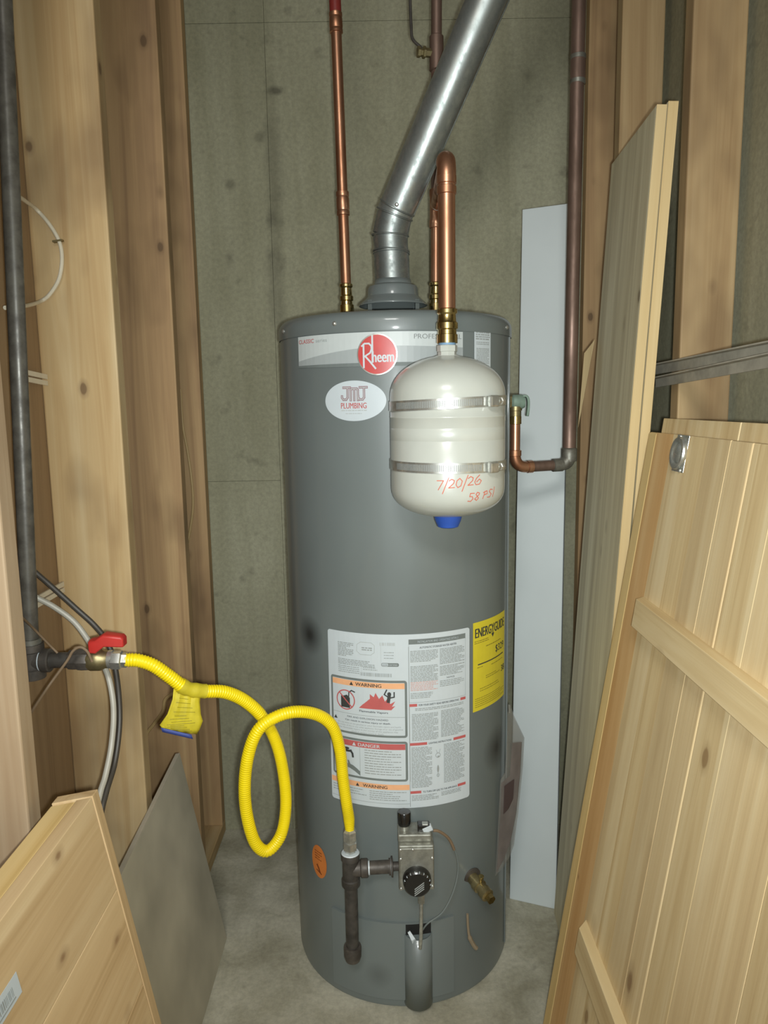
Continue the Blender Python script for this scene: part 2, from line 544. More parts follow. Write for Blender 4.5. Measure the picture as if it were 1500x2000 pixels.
M_BWIRE = plain('brown_wire', '#7e6a53', 0.6)
M_TAN = plain('tan_cable', '#b89d6c', 0.55)
M_RAIL = metal('painted_steel_rail', '#b3ae9f', '#969184', 0.6, 20, met=0.0)
M_PAPER = plain('bagged_paper', '#6c5b57', 0.5, var=0.25, scale=35)
M_REDPIPE = plain('red_tubing', '#7a2a26', 0.45)


def pouch_mat():
    t = NT('clear_pouch')
    v, r = t.objvec()
    n = t.noise(t.mapping(v, (30, 30, 6)), 1.0, 3)
    t.link(t.ramp(n, [(0.3, lin('#7f7d76')), (0.7, lin('#a3a29b'))]), t.b.inputs['Base Color'])
    t.b.inputs['Roughness'].default_value = 0.2
    t.b.inputs['Alpha'].default_value = 0.35
    return t.m


M_POUCH = pouch_mat()


def jacket_mat():
    t = NT('grey_enamel_jacket')
    tc = t.node('ShaderNodeTexCoord'); v = tc.outputs['Object']
    n = t.noise(t.mapping(v, (2.2, 2.2, 1.2)), 1.5, 3, 0.5)
    c = t.ramp(n, [(0.3, lin('#656a6a', (1.02, 1.04, 1.03))), (0.7, lin('#727878', (1.02, 1.04, 1.03)))])
    # two soft dark spots and a faint one low on the front
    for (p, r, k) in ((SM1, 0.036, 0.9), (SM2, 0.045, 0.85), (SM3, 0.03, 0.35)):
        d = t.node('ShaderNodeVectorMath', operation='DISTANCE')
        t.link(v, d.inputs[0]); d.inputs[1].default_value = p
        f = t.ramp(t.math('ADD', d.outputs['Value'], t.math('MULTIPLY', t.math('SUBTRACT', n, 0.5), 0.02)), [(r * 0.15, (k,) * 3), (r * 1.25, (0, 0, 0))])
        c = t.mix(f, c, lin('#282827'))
    t.link(c, t.b.inputs['Base Color'])
    t.b.inputs['Roughness'].default_value = 0.42
    t.b.inputs['Specular IOR Level'].default_value = 0.45
    t.b.inputs['Coat Weight'].default_value = 0.35; t.b.inputs['Coat Roughness'].default_value = 0.10
    t.bump(t.noise(v, 260.0, 2), 0.04, 0.0005)
    return t.m


# ------------------------------------------------------------------ the setting
XL, XLB = -0.5057, -0.6527      # face of the left studs, sheathing behind them
XR, XRB = 0.556, 0.665          # face of the right studs, concrete behind them
YW = 2.137
ZC = 2.5
floor = MB().box((-2.2, -1.6, -0.1), (2.2, YW + 0.2, 0)).build('floor', M_FLOOR, smooth=False); tag(floor, kind='structure')
ceil = MB().box((-2.2, -1.6, ZC), (2.2, YW + 0.2, ZC + 0.1)).build('ceiling', M_CEIL, smooth=False); tag(ceil, kind='structure')
wb = MB().box((-2.2, YW + 0.004, 0), (2.2, YW + 0.2, ZC)).build('wall_back', M_CONC, smooth=False); tag(wb, kind='structure')
vx = at(532, 500, Y=YW).x
zh = at(450, 940, Y=YW).z; zt = at(900, 38, Y=YW).z
g = 0.0009
for (x0, x1, z0, z1, d) in ((-0.75, vx, 0, zh, 0.0), (-0.75, vx, zh, zt, 0.0006), (vx, 0.662, 0, zt, 0.0012), (-0.75, vx, zt, ZC, 0.0003), (vx, 0.662, zt, ZC, 0.0008)):
    MB().box((x0 + g / 3, YW - d, z0 + g / 2), (x1 - g / 3, YW + 0.006, z1 - g / 2)).build('concrete_panel', M_CONC, wb, smooth=False, bevel=0.0008)
wl = MB().box((XLB - 0.012, -1.0, 0), (XLB, YW, ZC)).build('wall_left', M_SHEATH, smooth=False); tag(wl, kind='structure')
wr = MB().box((XRB, -1.0, 0), (XRB + 0.15, YW, ZC)).build('wall_right', M_CONC, smooth=False); tag(wr, kind='structure')


def stud(wall, mat, x0, x1, y0, th=0.038):
    return slab('stud', mat, wall, (x0, y0, 0.038), (x1 - x0, 0, 0), (0, 0, ZC - 0.038), th, 0.003)


# slab thickness goes to +Y here: U = +X, V = +Z -> y axis = z x x = +Y, O is the face with the larger Y
for i, y in enumerate((0.52, 0.969, 1.447, 1.853, YW - 0.042)):
    stud(wl, (M_STUD4, M_STUD4, M_STUD, M_STUD3, M_STUD3)[i], XLB, XL, y + 0.038)
for i, y in enumerate((0.98, 1.41, 1.816, YW - 0.042)):
    stud(wr, (M_STUD, M_STUD2, M_STUD2, M_STUD3)[i], XR, XRB - 0.012, y + 0.038)
slab('bottom_plate', M_STUD, wl, (XLB, -0.9, 0.0), (XL - XLB, 0, 0), (0, YW - 0.002 + 0.9, 0), 0.038, 0.003)
slab('bottom_plate', M_STUD2, wr, (XR, -0.9, 0.0), (XRB - 0.012 - XR, 0, 0), (0, YW - 0.002 + 0.9, 0), 0.038, 0.003)

# ------------------------------------------------------------------ water heater
HX, HY, HR, HT = 0.0307, 1.6926, 0.254, 1.4766


def onc(phi, z, dr=0.0, cx=HX, cy=HY, r=HR):
    a = R_(phi)
    return Vector((cx + (r + dr) * math.sin(a), cy - (r + dr) * math.cos(a), z))


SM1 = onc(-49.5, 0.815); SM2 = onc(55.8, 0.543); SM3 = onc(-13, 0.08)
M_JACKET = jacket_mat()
heater = thing('water_heater', 'tall cylindrical dark grey gas water heater standing on the concrete floor', 'water heater', (HX, HY, 0))
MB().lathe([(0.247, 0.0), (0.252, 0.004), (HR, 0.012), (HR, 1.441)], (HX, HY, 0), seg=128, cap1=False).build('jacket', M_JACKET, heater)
rs = 0.022
MB().lathe([(HR + 0.0016, 1.436), (HR + 0.0022, 1.438), (HR + 0.0022, HT - rs)] +
           [(HR + 0.0022 - rs + rs * math.cos(a), HT - rs + rs * math.sin(a)) for a in [math.pi / 2 * i / 8 for i in range(1, 9)]] +
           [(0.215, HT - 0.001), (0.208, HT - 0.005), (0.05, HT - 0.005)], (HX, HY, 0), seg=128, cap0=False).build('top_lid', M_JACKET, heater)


def cpatch(name, mat, parent, p0, p1, z0, z1, dr, n=24, th=0.0):
    m = MB(); vs = []
    for i in range(n + 1):
        p = p0 + (p1 - p0) * i / n
        vs += [onc(p, z0, dr), onc(p, z1, dr)]
    m.add(vs, [(2 * i, 2 * i + 2, 2 * i + 3, 2 * i + 1) for i in range(n)])
    if th:
        k = len(m.v)
        for i in range(n + 1):
            p = p0 + (p1 - p0) * i / n
            m.v += [onc(p, z0, dr - th), onc(p, z1, dr - th)]
        for i in range(n):
            a, b = 2 * i, k + 2 * i
            m.f += [(b, b + 1, b + 3, b + 2), (a + 1, a + 3, b + 3, b + 1), (a, b, b + 2, a + 2)]
        m.f += [(0, 1, k + 1, k), (2 * n, k + 2 * n, k + 2 * n + 1, 2 * n + 1)]
    return m.build(name, mat, parent)


cpatch('jacket_seam', M_JACKET, heater, 70.5, 72.5, 0.02, 1.435, 0.0022, 4, 0.002)
for p in (-66, 64, 18, -28):
    d = onc(p, 0) - Vector((HX, HY, 0))
    MB().lathe([(0.0045, 0), (0.0045, 0.001), (0.003, 0.003), (0.0012, 0.0038)], onc(p, 1.452 if abs(p) > 40 else 1.4535, 0.002), d, 12).build('screw', M_STEEL, heater)


def wrap(dr):
    return lambda u, v: onc(math.degrees(u / HR), v, dr)


def U(phi): return R_(phi) * HR


# brand band
lab = Print(); lab.rect(U(-51), 1.376, U(30), 1.4345)
band = lab.build('name_band', M_LABEL2, heater, wrap(0.0010)); band['label'] = 'silver and grey name band'
p = Print()
n = 28
vs = []
for i in range(n + 1):
    f = i / n; u = U(-51) + (U(30) - U(-51)) * f
    top = 1.3860 + 0.022 * math.sin(min(1, f * 1.55) * math.pi / 2) * (1 if f < 0.66 else 1 - (f - 0.66) * 0.4)
    vs += [(u, 1.3775), (u, top)]
p.add((vs, [(2 * i, 2 * i + 2, 2 * i + 3, 2 * i + 1) for i in range(n)]))
p.build('grey_wave', M_LABELG, band, wrap(0.0013))
p = Print()
vs = []
for i in range(n + 1):
    f = i / n; u = U(-51) + (U(30) - U(-51)) * f
    vs += [(u, 1.3735 - 0.003 * math.sin(f * math.pi)), (u, 1.3775)]
p.add((vs, [(2 * i, 2 * i + 2, 2 * i + 3, 2 * i + 1) for i in range(n)]))
p.build('lower_rule', M_FRAME, band, wrap(0.0015))
p = Print(); p.text('CLASSIC', 0.0112, U(-50.2), 1.4205, bold=0.012, width=0.046); p.build('red_lettering', M_PRN_R, band, wrap(0.0016))
p = Print(); p.text('series', 0.0098, U(-38.6), 1.4207, width=0.028); p.build('grey_lettering', M_PRN_G, band, wrap(0.0016)); p = Print()
p.text('PROFESSIONAL', 0.0128, U(29.2), 1.4208, 'RIGHT', bold=0.004, width=0.098)
p.build('grey_lettering', M_PRN_G, band, wrap(0.0016))
# round emblem
ec, ez = U(-8.8), 1.3925
p = Print(); p.ellipse(ec, ez, 0.0388, 0.0388); emb = p.build('emblem', M_STEEL, heater, wrap(0.0024)); emb['label'] = 'round red emblem with pale rim'
p = Print(); p.ellipse(ec, ez, 0.0366, 0.0366); p.build('red_disc', M_EMBLEM, emb, wrap(0.0028))
p = Print(); t = 0.0034
p.stroke([(ec - 0.0255, ez + 0.0195), (ec - 0.0255, ez - 0.024)], t)
p.stroke([(ec - 0.029, ez + 0.016), (ec - 0.0235, ez + 0.0205), (ec - 0.015, ez + 0.0205), (ec - 0.0105, ez + 0.016), (ec - 0.010, ez + 0.010), (ec - 0.013, ez + 0.003), (ec - 0.0245, ez - 0.004)], t * 0.9)
p.stroke([(ec - 0.0225, ez - 0.003), (ec - 0.0135, ez - 0.013), (ec - 0.003, ez - 0.0262)], t)
p.stroke([(ec - 0.0085, ez + 0.035), (ec - 0.0085, ez - 0.0145)], t)
p.text('heem', 0.0300, ec - 0.0085, ez - 0.0145, bold=0.02, width=0.0405)
p.build('white_lettering', M_LABEL, emb, wrap(0.0032))
# oval sticker
oc, oz = U(-19.6), 1.3058
p = Print(); p.ellipse(oc, oz, 0.0642, 0.0388, 60); ov = p.build('oval_sticker', M_LABEL, heater, wrap(0.0008)); ov['label'] = 'white oval installer sticker'
JM = []
for jx in (oc - 0.0165, oc + 0.0175):
    JM += [[(jx - 0.0055, oz + 0.0255), (jx + 0.0095, oz + 0.0255)], [(jx + 0.0035, oz + 0.0255), (jx + 0.0035, oz + 0.0065), (jx + 0.0005, oz + 0.0025), (jx - 0.0055, oz + 0.0025), (jx - 0.0085, oz + 0.0065), (jx - 0.0085, oz + 0.0095)]]
mx0 = oc - 0.0065
JM += [[(mx0, oz + 0.0010), (mx0, oz + 0.0205), (mx0 + 0.002, oz + 0.0232), (mx0 + 0.0130, oz + 0.0232), (mx0 + 0.0150, oz + 0.0205), (mx0 + 0.0150, oz + 0.0010)], [(mx0 + 0.0075, oz + 0.0232), (mx0 + 0.0075, oz + 0.0010)]]
p = Print()
for st in JM: p.stroke(st, 0.0048)
tag(p.build('maroon_lettering', M_MAROON, ov, wrap(0.0011)), kind='stuff')
p = Print()
for st in JM: p.stroke(st, 0.0018)
tag(p.build('pale_inline', M_PRN_LG, ov, wrap(0.0014)), kind='stuff')
p = Print(); p.text('PLUMBING', 0.0158, oc - 0.001, oz - 0.0145, 'CENTER', bold=0.012, width=0.053)
p.build('red_lettering', M_PRN_R, ov, wrap(0.0011))
p = Print(); p.lines(oc - 0.027, oz - 0.0175, oc + 0.027, oz - 0.0195, 0.01, 0.0018, 0); p.lines(oc - 0.018, oz - 0.0235, oc + 0.016, oz - 0.0255, 0.01, 0.0015, 0)
tag(p.build('small_print', M_PRN_LG, ov, wrap(0.0011)), kind='stuff')
# small white label, upper right
p = Print(); p.rrect(U(36.6), 1.353, U(47.7), 1.4385, 0.002); sl = p.build('caution_label', M_LABEL, heater, wrap(0.0008)); sl['label'] = 'narrow white label of fine print'
p = Print(); p.lines(U(37.4), 1.4365, U(46.9), 1.421, 0.0042, 0.0022, 0.2); p.lines(U(37.8), 1.417, U(46.5), 1.4095, 0.0034, 0.0014); p.lines(U(37.8), 1.405, U(46.5), 1.358, 0.0028, 0.0013)
tag(p.build('small_print', M_PRN_G, sl, wrap(0.0011)), kind='stuff')

# ---- big instruction label
a0, a1 = U(-36.5), U(33.8)
p = Print(); p.rrect(a0, 0.467, a1, 0.8405, 0.006); bl = p.build('instruction_label', M_LABEL, heater, wrap(0.0008)); bl['label'] = 'large white label of warnings and instructions'
LW = wrap(0.0011); LW2 = wrap(0.0014); LW3 = wrap(0.0017)
PC = []


def P_(name, mat, dr):
    q = Print(); PC.append((name, mat, dr, q)); return q


g_ = Print(); lg_ = Print()
fine = Print()
# rating plate
x0, x1 = U(-31.5), U(-1.5)
fine.lines(x0 + 0.004, 0.818, x0 + 0.040, 0.786, 0.0034, 0.0017, 0.5)
fine.lines(x0 + 0.004, 0.783, x0 + 0.085, 0.771, 0.0034, 0.0016, 0.3)
fine.lines(x0 + 0.004, 0.768, x0 + 0.052, 0.753, 0.0040, 0.0014, 0.5)
fine.lines(x0 + 0.058, 0.812, x0 + 0.080, 0.803, 0.0042, 0.0022, 0.1)
fine.lines(x0 + 0.104, 0.804, x0 + 0.124, 0.790, 0.0060, 0.0013, 0.2)
fine.lines(x0 + 0.060, 0.770, x0 + 0.090, 0.763, 0.0040, 0.0014, 0.2)
lg_.stroke([(x0 + 0.048, 0.817), (x0 + 0.056, 0.8225), (x0 + 0.078, 0.8225), (x0 + 0.085, 0.817), (x0 + 0.0845, 0.802), (x0 + 0.077, 0.7965), (x0 + 0.055, 0.7965), (x0 + 0.047, 0.803), (x0 + 0.048, 0.817)], 0.0011)
lg_.stroke([(x0 + 0.098, 0.818), (x0 + 0.098, 0.776)], 0.0006); lg_.stroke([(x0 + 0.057, 0.784), (x0 + 0.057, 0.757)], 0.0006)
u = x0 + 0.096
while u < x0 + 0.127:
    wd = random.choice((0.0008, 0.0012, 0.0018)); lg_.rect(u, 0.8175, u + wd, 0.8240); u += wd + random.choice((0.0008, 0.0013, 0.0022))
u = x0 + 0.054
while u < x0 + 0.118:
    wd = random.choice((0.0008, 0.0012, 0.0018)); g_.rect(u, 0.7515, u + wd, 0.7590); u += wd + random.choice((0.0007, 0.0010, 0.0016))
P_('dark_badge', M_FRAME, 0.0011).rrect(x0 + 0.0985, 0.7735, x1 + 0.001, 0.7810, 0.003)
P_('badge_pane', M_LABEL, 0.0014).rrect(x0 + 0.0995, 0.7745, x0 + 0.1125, 0.7800, 0.002)
P_('badge_lettering', M_LABEL, 0.0014).text('CERTIFIED', 0.0042, x0 + 0.1135, 0.7757, width=0.0175)
P_('badge_lettering', M_PRN_K, 0.0021).text('AHRI', 0.0048, x0 + 0.1005, 0.7755, width=0.011)
# warning box
b0, b1 = U(-35.2), U(2.3)


def boxed(z0, z1, t=0.0048):
    P_('dark_frame', M_FRAME, 0.0011).rrect(b0, z0, b1, z1, 0.006)
    P_('white_pane', M_LABEL, 0.0014).rrect(b0 + t, z0 + t, b1 - t, z1 - t, 0.002)


boxed(0.6215, 0.7440)
P_('orange_bar', M_PRN_O, 0.0017).rect(b0 + 0.005, 0.7265, b1 - 0.005, 0.7385)
bc = (b0 + b1) / 2


def triangle(P, u, v, s): P.poly([(u - s / 2, v), (u + s / 2, v), (u, v + s * 0.9)])


triangle(P_('alert_triangle', M_PRN_K, 0.0021), bc - 0.033, 0.7285, 0.0085)
P_('lettering', M_PRN_K, 0.0021).text('WARNING', 0.0103, bc - 0.024, 0.7287, bold=0.02, width=0.055)
# crossed-out petrol can
k_ = P_('fuel_can_picture', M_PRN_K, 0.0019); r_ = P_('no_sign', M_PRN_R, 0.0022)
cu, cv = b0 + 0.036, 0.695
k_.poly([(cu - 0.011, cv - 0.017), (cu + 0.010, cv - 0.017), (cu + 0.010, cv + 0.005), (cu + 0.003, cv + 0.011), (cu - 0.004, cv + 0.008), (cu - 0.011, cv + 0.007)])
k_.stroke([(cu + 0.007, cv + 0.004), (cu + 0.008, cv + 0.017), (cu + 0.014, cv + 0.0215), (cu + 0.021, cv + 0.019)], 0.0026)
r_.ring(cu, cv, 0.0205, 0.0205, 0.0024); r_.stroke([(cu - 0.0145, cv + 0.0145), (cu + 0.0145, cv - 0.0145)], 0.0026)
# flames and waving figure
k_ = P_('waving_figure_picture', M_PRN_K, 0.0022); r_ = P_('flame_picture', M_PRN_R, 0.0018)
fu, fv = b0 + 0.066, 0.6815
r_.poly([(fu, fv), (fu + 0.068, fv), (fu + 0.076, fv + 0.009), (fu + 0.069, fv + 0.007), (fu + 0.076, fv + 0.019), (fu + 0.066, fv + 0.013), (fu + 0.060, fv + 0.024), (fu + 0.055, fv + 0.018), (fu + 0.050, fv + 0.031), (fu + 0.043, fv + 0.023), (fu + 0.036, fv + 0.0355), (fu + 0.032, fv + 0.026), (fu + 0.024, fv + 0.032), (fu + 0.024, fv + 0.022), (fu + 0.014, fv + 0.013), (fu + 0.008, fv + 0.008)])
hu, hv = fu + 0.064, fv + 0.034
k_.ellipse(hu, hv, 0.0040, 0.0044, 14)
k_.stroke([(hu, hv - 0.003), (hu - 0.002, hv - 0.016)], 0.0068)
k_.stroke([(hu - 0.001, hv - 0.007), (hu - 0.010, hv - 0.001), (hu - 0.005, hv + 0.009)], 0.0026)
k_.stroke([(hu + 0.001, hv - 0.008), (hu + 0.010, hv - 0.006), (hu + 0.010, hv + 0.004)], 0.0026)
P_('lettering', M_PRN_K, 0.0021).text('Flammable Vapors', 0.0062, fu + 0.001, 0.6735, bold=0.01, width=0.060)
g_.rect(b0 + 0.005, 0.6655, b1 - 0.005, 0.6663)
P_('lettering', M_PRN_K, 0.0021).text('FIRE AND EXPLOSION HAZARD', 0.0052, bc, 0.6578, 'CENTER', width=0.088)
P_('lettering', M_PRN_K, 0.0021).text('Can result in serious injury or death.', 0.0052, bc, 0.6505, 'CENTER', bold=0.008, width=0.098)
triangle(P_('alert_triangle', M_PRN_K, 0.0021), b0 + 0.011, 0.6505, 0.0085)
g_.text('Do not store or use gasoline or other flammable vapors and liquids', 0.0046, b0 + 0.017, 0.6435, width=0.136)
g_.text('in the vicinity of this or any other appliance. Storage of or use of gasoline', 0.0046, b0 + 0.008, 0.6380, width=0.149)
g_.text('or other flammable vapors in the vicinity of this appliance may', 0.0046, b0 + 0.008, 0.6325, width=0.139)
g_.text('result in serious injury or death.', 0.0046, bc, 0.6272, 'CENTER', width=0.070)
# danger box
boxed(0.5260, 0.6135)
P_('red_bar', M_PRN_R, 0.0017).rect(b0 + 0.005, 0.5955, b1 - 0.005, 0.6080)
triangle(P_('alert_triangle', M_LABEL, 0.0021), bc - 0.030, 0.5975, 0.0085)
P_('white_lettering', M_LABEL, 0.0021).text('DANGER', 0.0103, bc - 0.021, 0.5978, bold=0.02, width=0.047)
g_.rect(b0 + 0.0655, 0.5310, b0 + 0.0662, 0.5955)
su, sv = b0 + 0.036, 0.583
k_ = P_('tap_picture', M_PRN_K, 0.0021)
k_.stroke([(su - 0.010, sv), (su + 0.010, sv + 0.001)], 0.005); k_.stroke([(su + 0.009, sv + 0.002), (su + 0.013, sv - 0.004), (su + 0.014, sv - 0.011)], 0.0045)
k_.ring(su - 0.011, sv, 0.0028, 0.0052, 0.0018, 14); k_.ellipse(su, sv + 0.006, 0.006, 0.0026, 14); k_.stroke([(su, sv), (su, sv + 0.007)], 0.0026)
hnd = [(0.0655, 0.533), (0.052, 0.5415), (0.042, 0.546), (0.032, 0.548), (0.026, 0.5535), (0.0295, 0.5535), (0.034, 0.552), (0.0285, 0.5615), (0.0315, 0.561), (0.0385, 0.5545), (0.037, 0.563), (0.0405, 0.5625), (0.0435, 0.555), (0.050, 0.553), (0.058, 0.548), (0.0655, 0.542)]
hv_ = [(b0 + a, b) for a, b in hnd]
P_('hand_picture', M_FRAME, 0.0019).poly(hv_)
fine.lines(b0 + 0.076, 0.592, b1 - 0.014, 0.536, 0.0056, 0.0019, 0.4)
# lower warning
P_('orange_bar', M_PRN_O, 0.0017).rect(b0 - 0.004, 0.5075, U(2.9), 0.5190)
triangle(P_('alert_triangle', M_PRN_K, 0.0021), bc - 0.024, 0.5092, 0.0080)
P_('lettering', M_PRN_K, 0.0021).text('WARNING', 0.0098, bc - 0.012, 0.5094, bold=0.016, width=0.052)
fine.lines(b0, 0.503, bc - 0.003, 0.489, 0.0056, 0.0016, 0.3); fine.lines(bc + 0.002, 0.503, b1 - 0.004, 0.4825, 0.0045, 0.0016, 0.4)
g_.rect(U(3.05), 0.470, U(3.3), 0.815); g_.rect(b0 - 0.003, 0.4765, U(3.1), 0.4772)
# right column
c0, c1 = U(3.2), U(31.3); cc = (c0 + c1) / 2
P_('dark_bar', M_FRAME, 0.0011).rect(c0, 0.8195, c1, 0.8300)
P_('white_lettering', M_LABEL, 0.0021).text('INSTALLATION AND OPERATING DETAILS', 0.0064, cc, 0.8225, 'CENTER', bold=0.01, width=0.088)
P_('lettering', M_PRN_K, 0.0021).text('AUTOMATIC STORAGE WATER HEATER', 0.0056, cc, 0.8105, 'CENTER', bold=0.004, width=0.080)
g_.rect(c0, 0.697, c0 + 0.0006, 0.82); g_.rect(c1 - 0.0006, 0.697, c1, 0.82); g_.rect(c0, 0.6965, c1, 0.6971)
m0 = cc - 0.002
fine.lines(c0 + 0.003, 0.806, m0, 0.781, 0.0031, 0.0016, 0.3); fine.lines(c0 + 0.003, 0.774, m0, 0.741, 0.0031, 0.0016, 0.2)
rf = Print(); rf.lines(c0 + 0.003, 0.740, m0, 0.722, 0.0033, 0.0015, 0.2)
fine.lines(c0 + 0.003, 0.717, m0 - 0.006, 0.703, 0.0033, 0.0015, 0.3)
fine.lines(cc + 0.002, 0.806, c1 - 0.003, 0.771, 0.0031, 0.0016, 0.25); fine.lines(cc + 0.002, 0.769, c1 - 0.003, 0.748, 0.0031, 0.0016, 0.3)
P_('lettering', M_PRN_K, 0.0021).text('NOTICE', 0.0050, cc + 0.026, 0.7415, 'CENTER'); fine.lines(cc + 0.002, 0.738, c1 - 0.004, 0.722, 0.0036, 0.0016, 0.2)
for z, t_, fl, frg, wd in ((0.688, 'FOR YOUR SAFETY READ BEFORE OPERATING', 0.016, 0.013, 0.088), (0.604, 'LIGHTING INSTRUCTIONS', 0.036, 0.030, 0.050), (0.4985, 'TO TURN OFF GAS TO THE APPLIANCE', 0.023, 0.020, 0.076)):
    P_('red_bar', M_PRN_R, 0.0017).rect(c0, z, c0 + fl, z + 0.0058); P_('red_bar', M_PRN_R, 0.0017).rect(c1 - frg, z, c1, z + 0.0058)
    P_('lettering', M_PRN_K, 0.0021).text(t_, 0.0056, c0 + fl + 0.0035, z + 0.0008, bold=0.006, width=wd)
    g_.rect(c0 + 0.0005, z - 0.078, c0 + 0.001, z) if z > 0.6 else None
fine.lines(c0 + 0.012, 0.684, c1 - 0.006, 0.676, 0.0033, 0.0016, 0.1)
fine.lines(c0 + 0.005, 0.672, m0, 0.613, 0.0031, 0.0016, 0.3); fine.lines(cc + 0.004, 0.674, c1 - 0.004, 0.616, 0.0031, 0.0016, 0.3)
fine.lines(c0 + 0.003, 0.600, m0 - 0.014, 0.510, 0.0031, 0.0016, 0.3); fine.lines(cc + 0.010, 0.600, c1 - 0.003, 0.512, 0.0031, 0.0016, 0.3)
fine.lines(c0 + 0.003, 0.4945, m0, 0.480, 0.0033, 0.0016, 0.3); fine.lines(cc + 0.004, 0.4955, c1 - 0.012, 0.484, 0.0033, 0.0016, 0.3)
g_.ring(cc - 0.003, 0.578, 0.005, 0.005, 0.001, 16); g_.ellipse(cc - 0.002, 0.575, 0.0024, 0.0018, 12)
g_.stroke([(cc - 0.007, 0.590), (cc - 0.004, 0.582)], 0.0008); g_.stroke([(cc + 0.002, 0.591), (cc - 0.001, 0.582)], 0.0008)
g_.ellipse(cc - 0.003, 0.548, 0.0022, 0.008, 12); g_.stroke([(cc - 0.003, 0.556), (cc - 0.003, 0.530)], 0.0012); g_.ring(cc - 0.003, 0.534, 0.003, 0.003, 0.0008, 12)
for nm_, mt_, dr_, q_ in PC: q_.build(nm_, mt_, bl, wrap(dr_))
tag(g_.build('grey_print', M_PRN_G, bl, wrap(0.0018)), kind='stuff'); tag(lg_.build('light_grey_print', M_PRN_LG, bl, wrap(0.0018)), kind='stuff')
tag(fine.build('small_print', M_PRN_G, bl, wrap(0.0018)), kind='stuff'); tag(rf.build('small_red_print', plain('print_pink', '#cfa39a', 0.6), bl, wrap(0.0018)), kind='stuff')

# ---- energy label
e0, e1 = U(36.0), U(65.0)
p = Print(); p.rect(e0, 0.652, e1, 0.8465); en = p.build('energy_label', M_ENERGY, heater, wrap(0.0008)); en['label'] = 'bright yellow energy label'
p = Print(); p.text('ENERGYGUIDE', 0.0290, (e0 + e1) / 2, 0.8130, 'CENTER', bold=0.022, width=0.116); p.build('black_lettering', M_PRN_K, en, wrap(0.0012)); p = Print()
ea = (e0 + e1) / 2 + 0.001
p.poly([(ea - 0.006, 0.812), (ea + 0.006, 0.812), (ea, 0.803)]); p.rect(ea - 0.0015, 0.810, ea + 0.0015, 0.826)
p.build('black_arrow', M_PRN_K, en, wrap(0.0012)); p = Print()
p.text('$329', 0.022, ea + 0.012, 0.766, bold=0.01, width=0.042)
p.build('black_lettering', M_PRN_K, en, wrap(0.0012)); p = Print()
p.rect(e0 + 0.014, 0.7525, e1 - 0.012, 0.7550)
p.build('black_rule', M_PRN_K, en, wrap(0.0012)); p = Print()
p.text('38', 0.020, e1 - 0.022, 0.713, bold=0.02)
p.build('black_lettering', M_PRN_K, en, wrap(0.0012))
p = Print(); p.lines(e0 + 0.004, 0.806, e0 + 0.05, 0.798, 0.004, 0.0015, 0.3); p.lines(e0 + 0.04, 0.790, e1 - 0.02, 0.785, 0.006, 0.0018, 0.1)
p.lines(e0 + 0.012, 0.748, e0 + 0.03, 0.744, 0.01, 0.0015, 0); p.lines(e0 + 0.06, 0.744, e1 - 0.015, 0.740, 0.01, 0.0016, 0); p.lines(e0 + 0.04, 0.724, e1 - 0.03, 0.716, 0.0045, 0.0015)
p.lines(e0 + 0.02, 0.700, e1 - 0.03, 0.690, 0.005, 0.0014, 0.5); p.lines(e0 + 0.006, 0.680, e1 - 0.006, 0.658, 0.0045, 0.0013, 0.5)
tag(p.build('small_print', plain('print_olive', '#8c7f2a', 0.6), en, wrap(0.0012)), kind='stuff')

# ---- orange oval sticker
p = Print(); cu_, cv_ = U(-47.5), 0.2950
n = 40
pts = []
ang = R_(-28)
for i in range(n):
    a = 2 * math.pi * i / n
    x, y = 0.026 * math.cos(a), 0.0385 * math.sin(a)
    pts.append((cu_ + x, cv_ + y))
p.add(([(cu_, cv_)] + pts, [(0, 1 + i, 1 + (i + 1) % n) for i in range(n)]))
osx = p.build('orange_sticker', M_ORANGE, heater, wrap(0.0010)); osx['label'] = 'small orange oval sticker'
p = Print(); p.lines(cu_ - 0.014, cv_ + 0.024, cu_ + 0.012, cv_ + 0.004, 0.006, 0.0018, 0.5)
p.stroke([(cu_ - 0.006, cv_ - 0.010), (cu_ - 0.001, cv_ - 0.016), (cu_ + 0.003, cv_ - 0.024)], 0.005); p.stroke([(cu_ - 0.008, cv_ - 0.022), (cu_ + 0.008, cv_ - 0.027)], 0.003)
p.build('dark_print', plain('print_rust', '#7a3b16', 0.6), osx, wrap(0.0013))

# ---- burner cover and pilot chute
cpatch('burner_cover', M_JACKET, heater, -38, 24, 0.025, 0.206, 0.0055, 30, 0.005)
ch_r = 0.030
cxp = onc(6.2, 0, -0.004)
m = MB(); vs = []; nn = 20
for z in (0.015, 0.182):
    for i in range(nn + 1):
        a = R_(6.2 - 100 + 200 * i / nn)
        vs.append(Vector((cxp.x + ch_r * math.sin(a), cxp.y - ch_r * math.cos(a), z)))
m.add(vs, [(i, i + 1, nn + 2 + i, nn + 1 + i) for i in range(nn)])
m.build('pilot_chute', M_JACKET, heater, solid=0.002)
MB().lathe([(ch_r - 0.002, 0.165), (ch_r - 0.002, 0.167)], (cxp.x, cxp.y, 0), seg=24).build('chute_opening_shade', M_DARK, heater)  # dark disc inside the chute, the shade of its mouth as colour
cpatch('chute_gap_shade', M_DARK, heater, 0.2, 12.2, 0.180, 0.2045, 0.0062, 6)  # dark patch painted on the cover for the shade behind the chute
MB().tube([onc(4.0, 0.172, 0.016), onc(3.2, 0.184, 0.022), onc(1.5, 0.196, 0.016)], [0.008, 0.006, 0.004], 4).build('white_connector', M_LABEL, heater)

# ---- gas control valve
GY = 1.372


def G(px, py, dy=0.0): return at(px, py, Y=GY + dy)


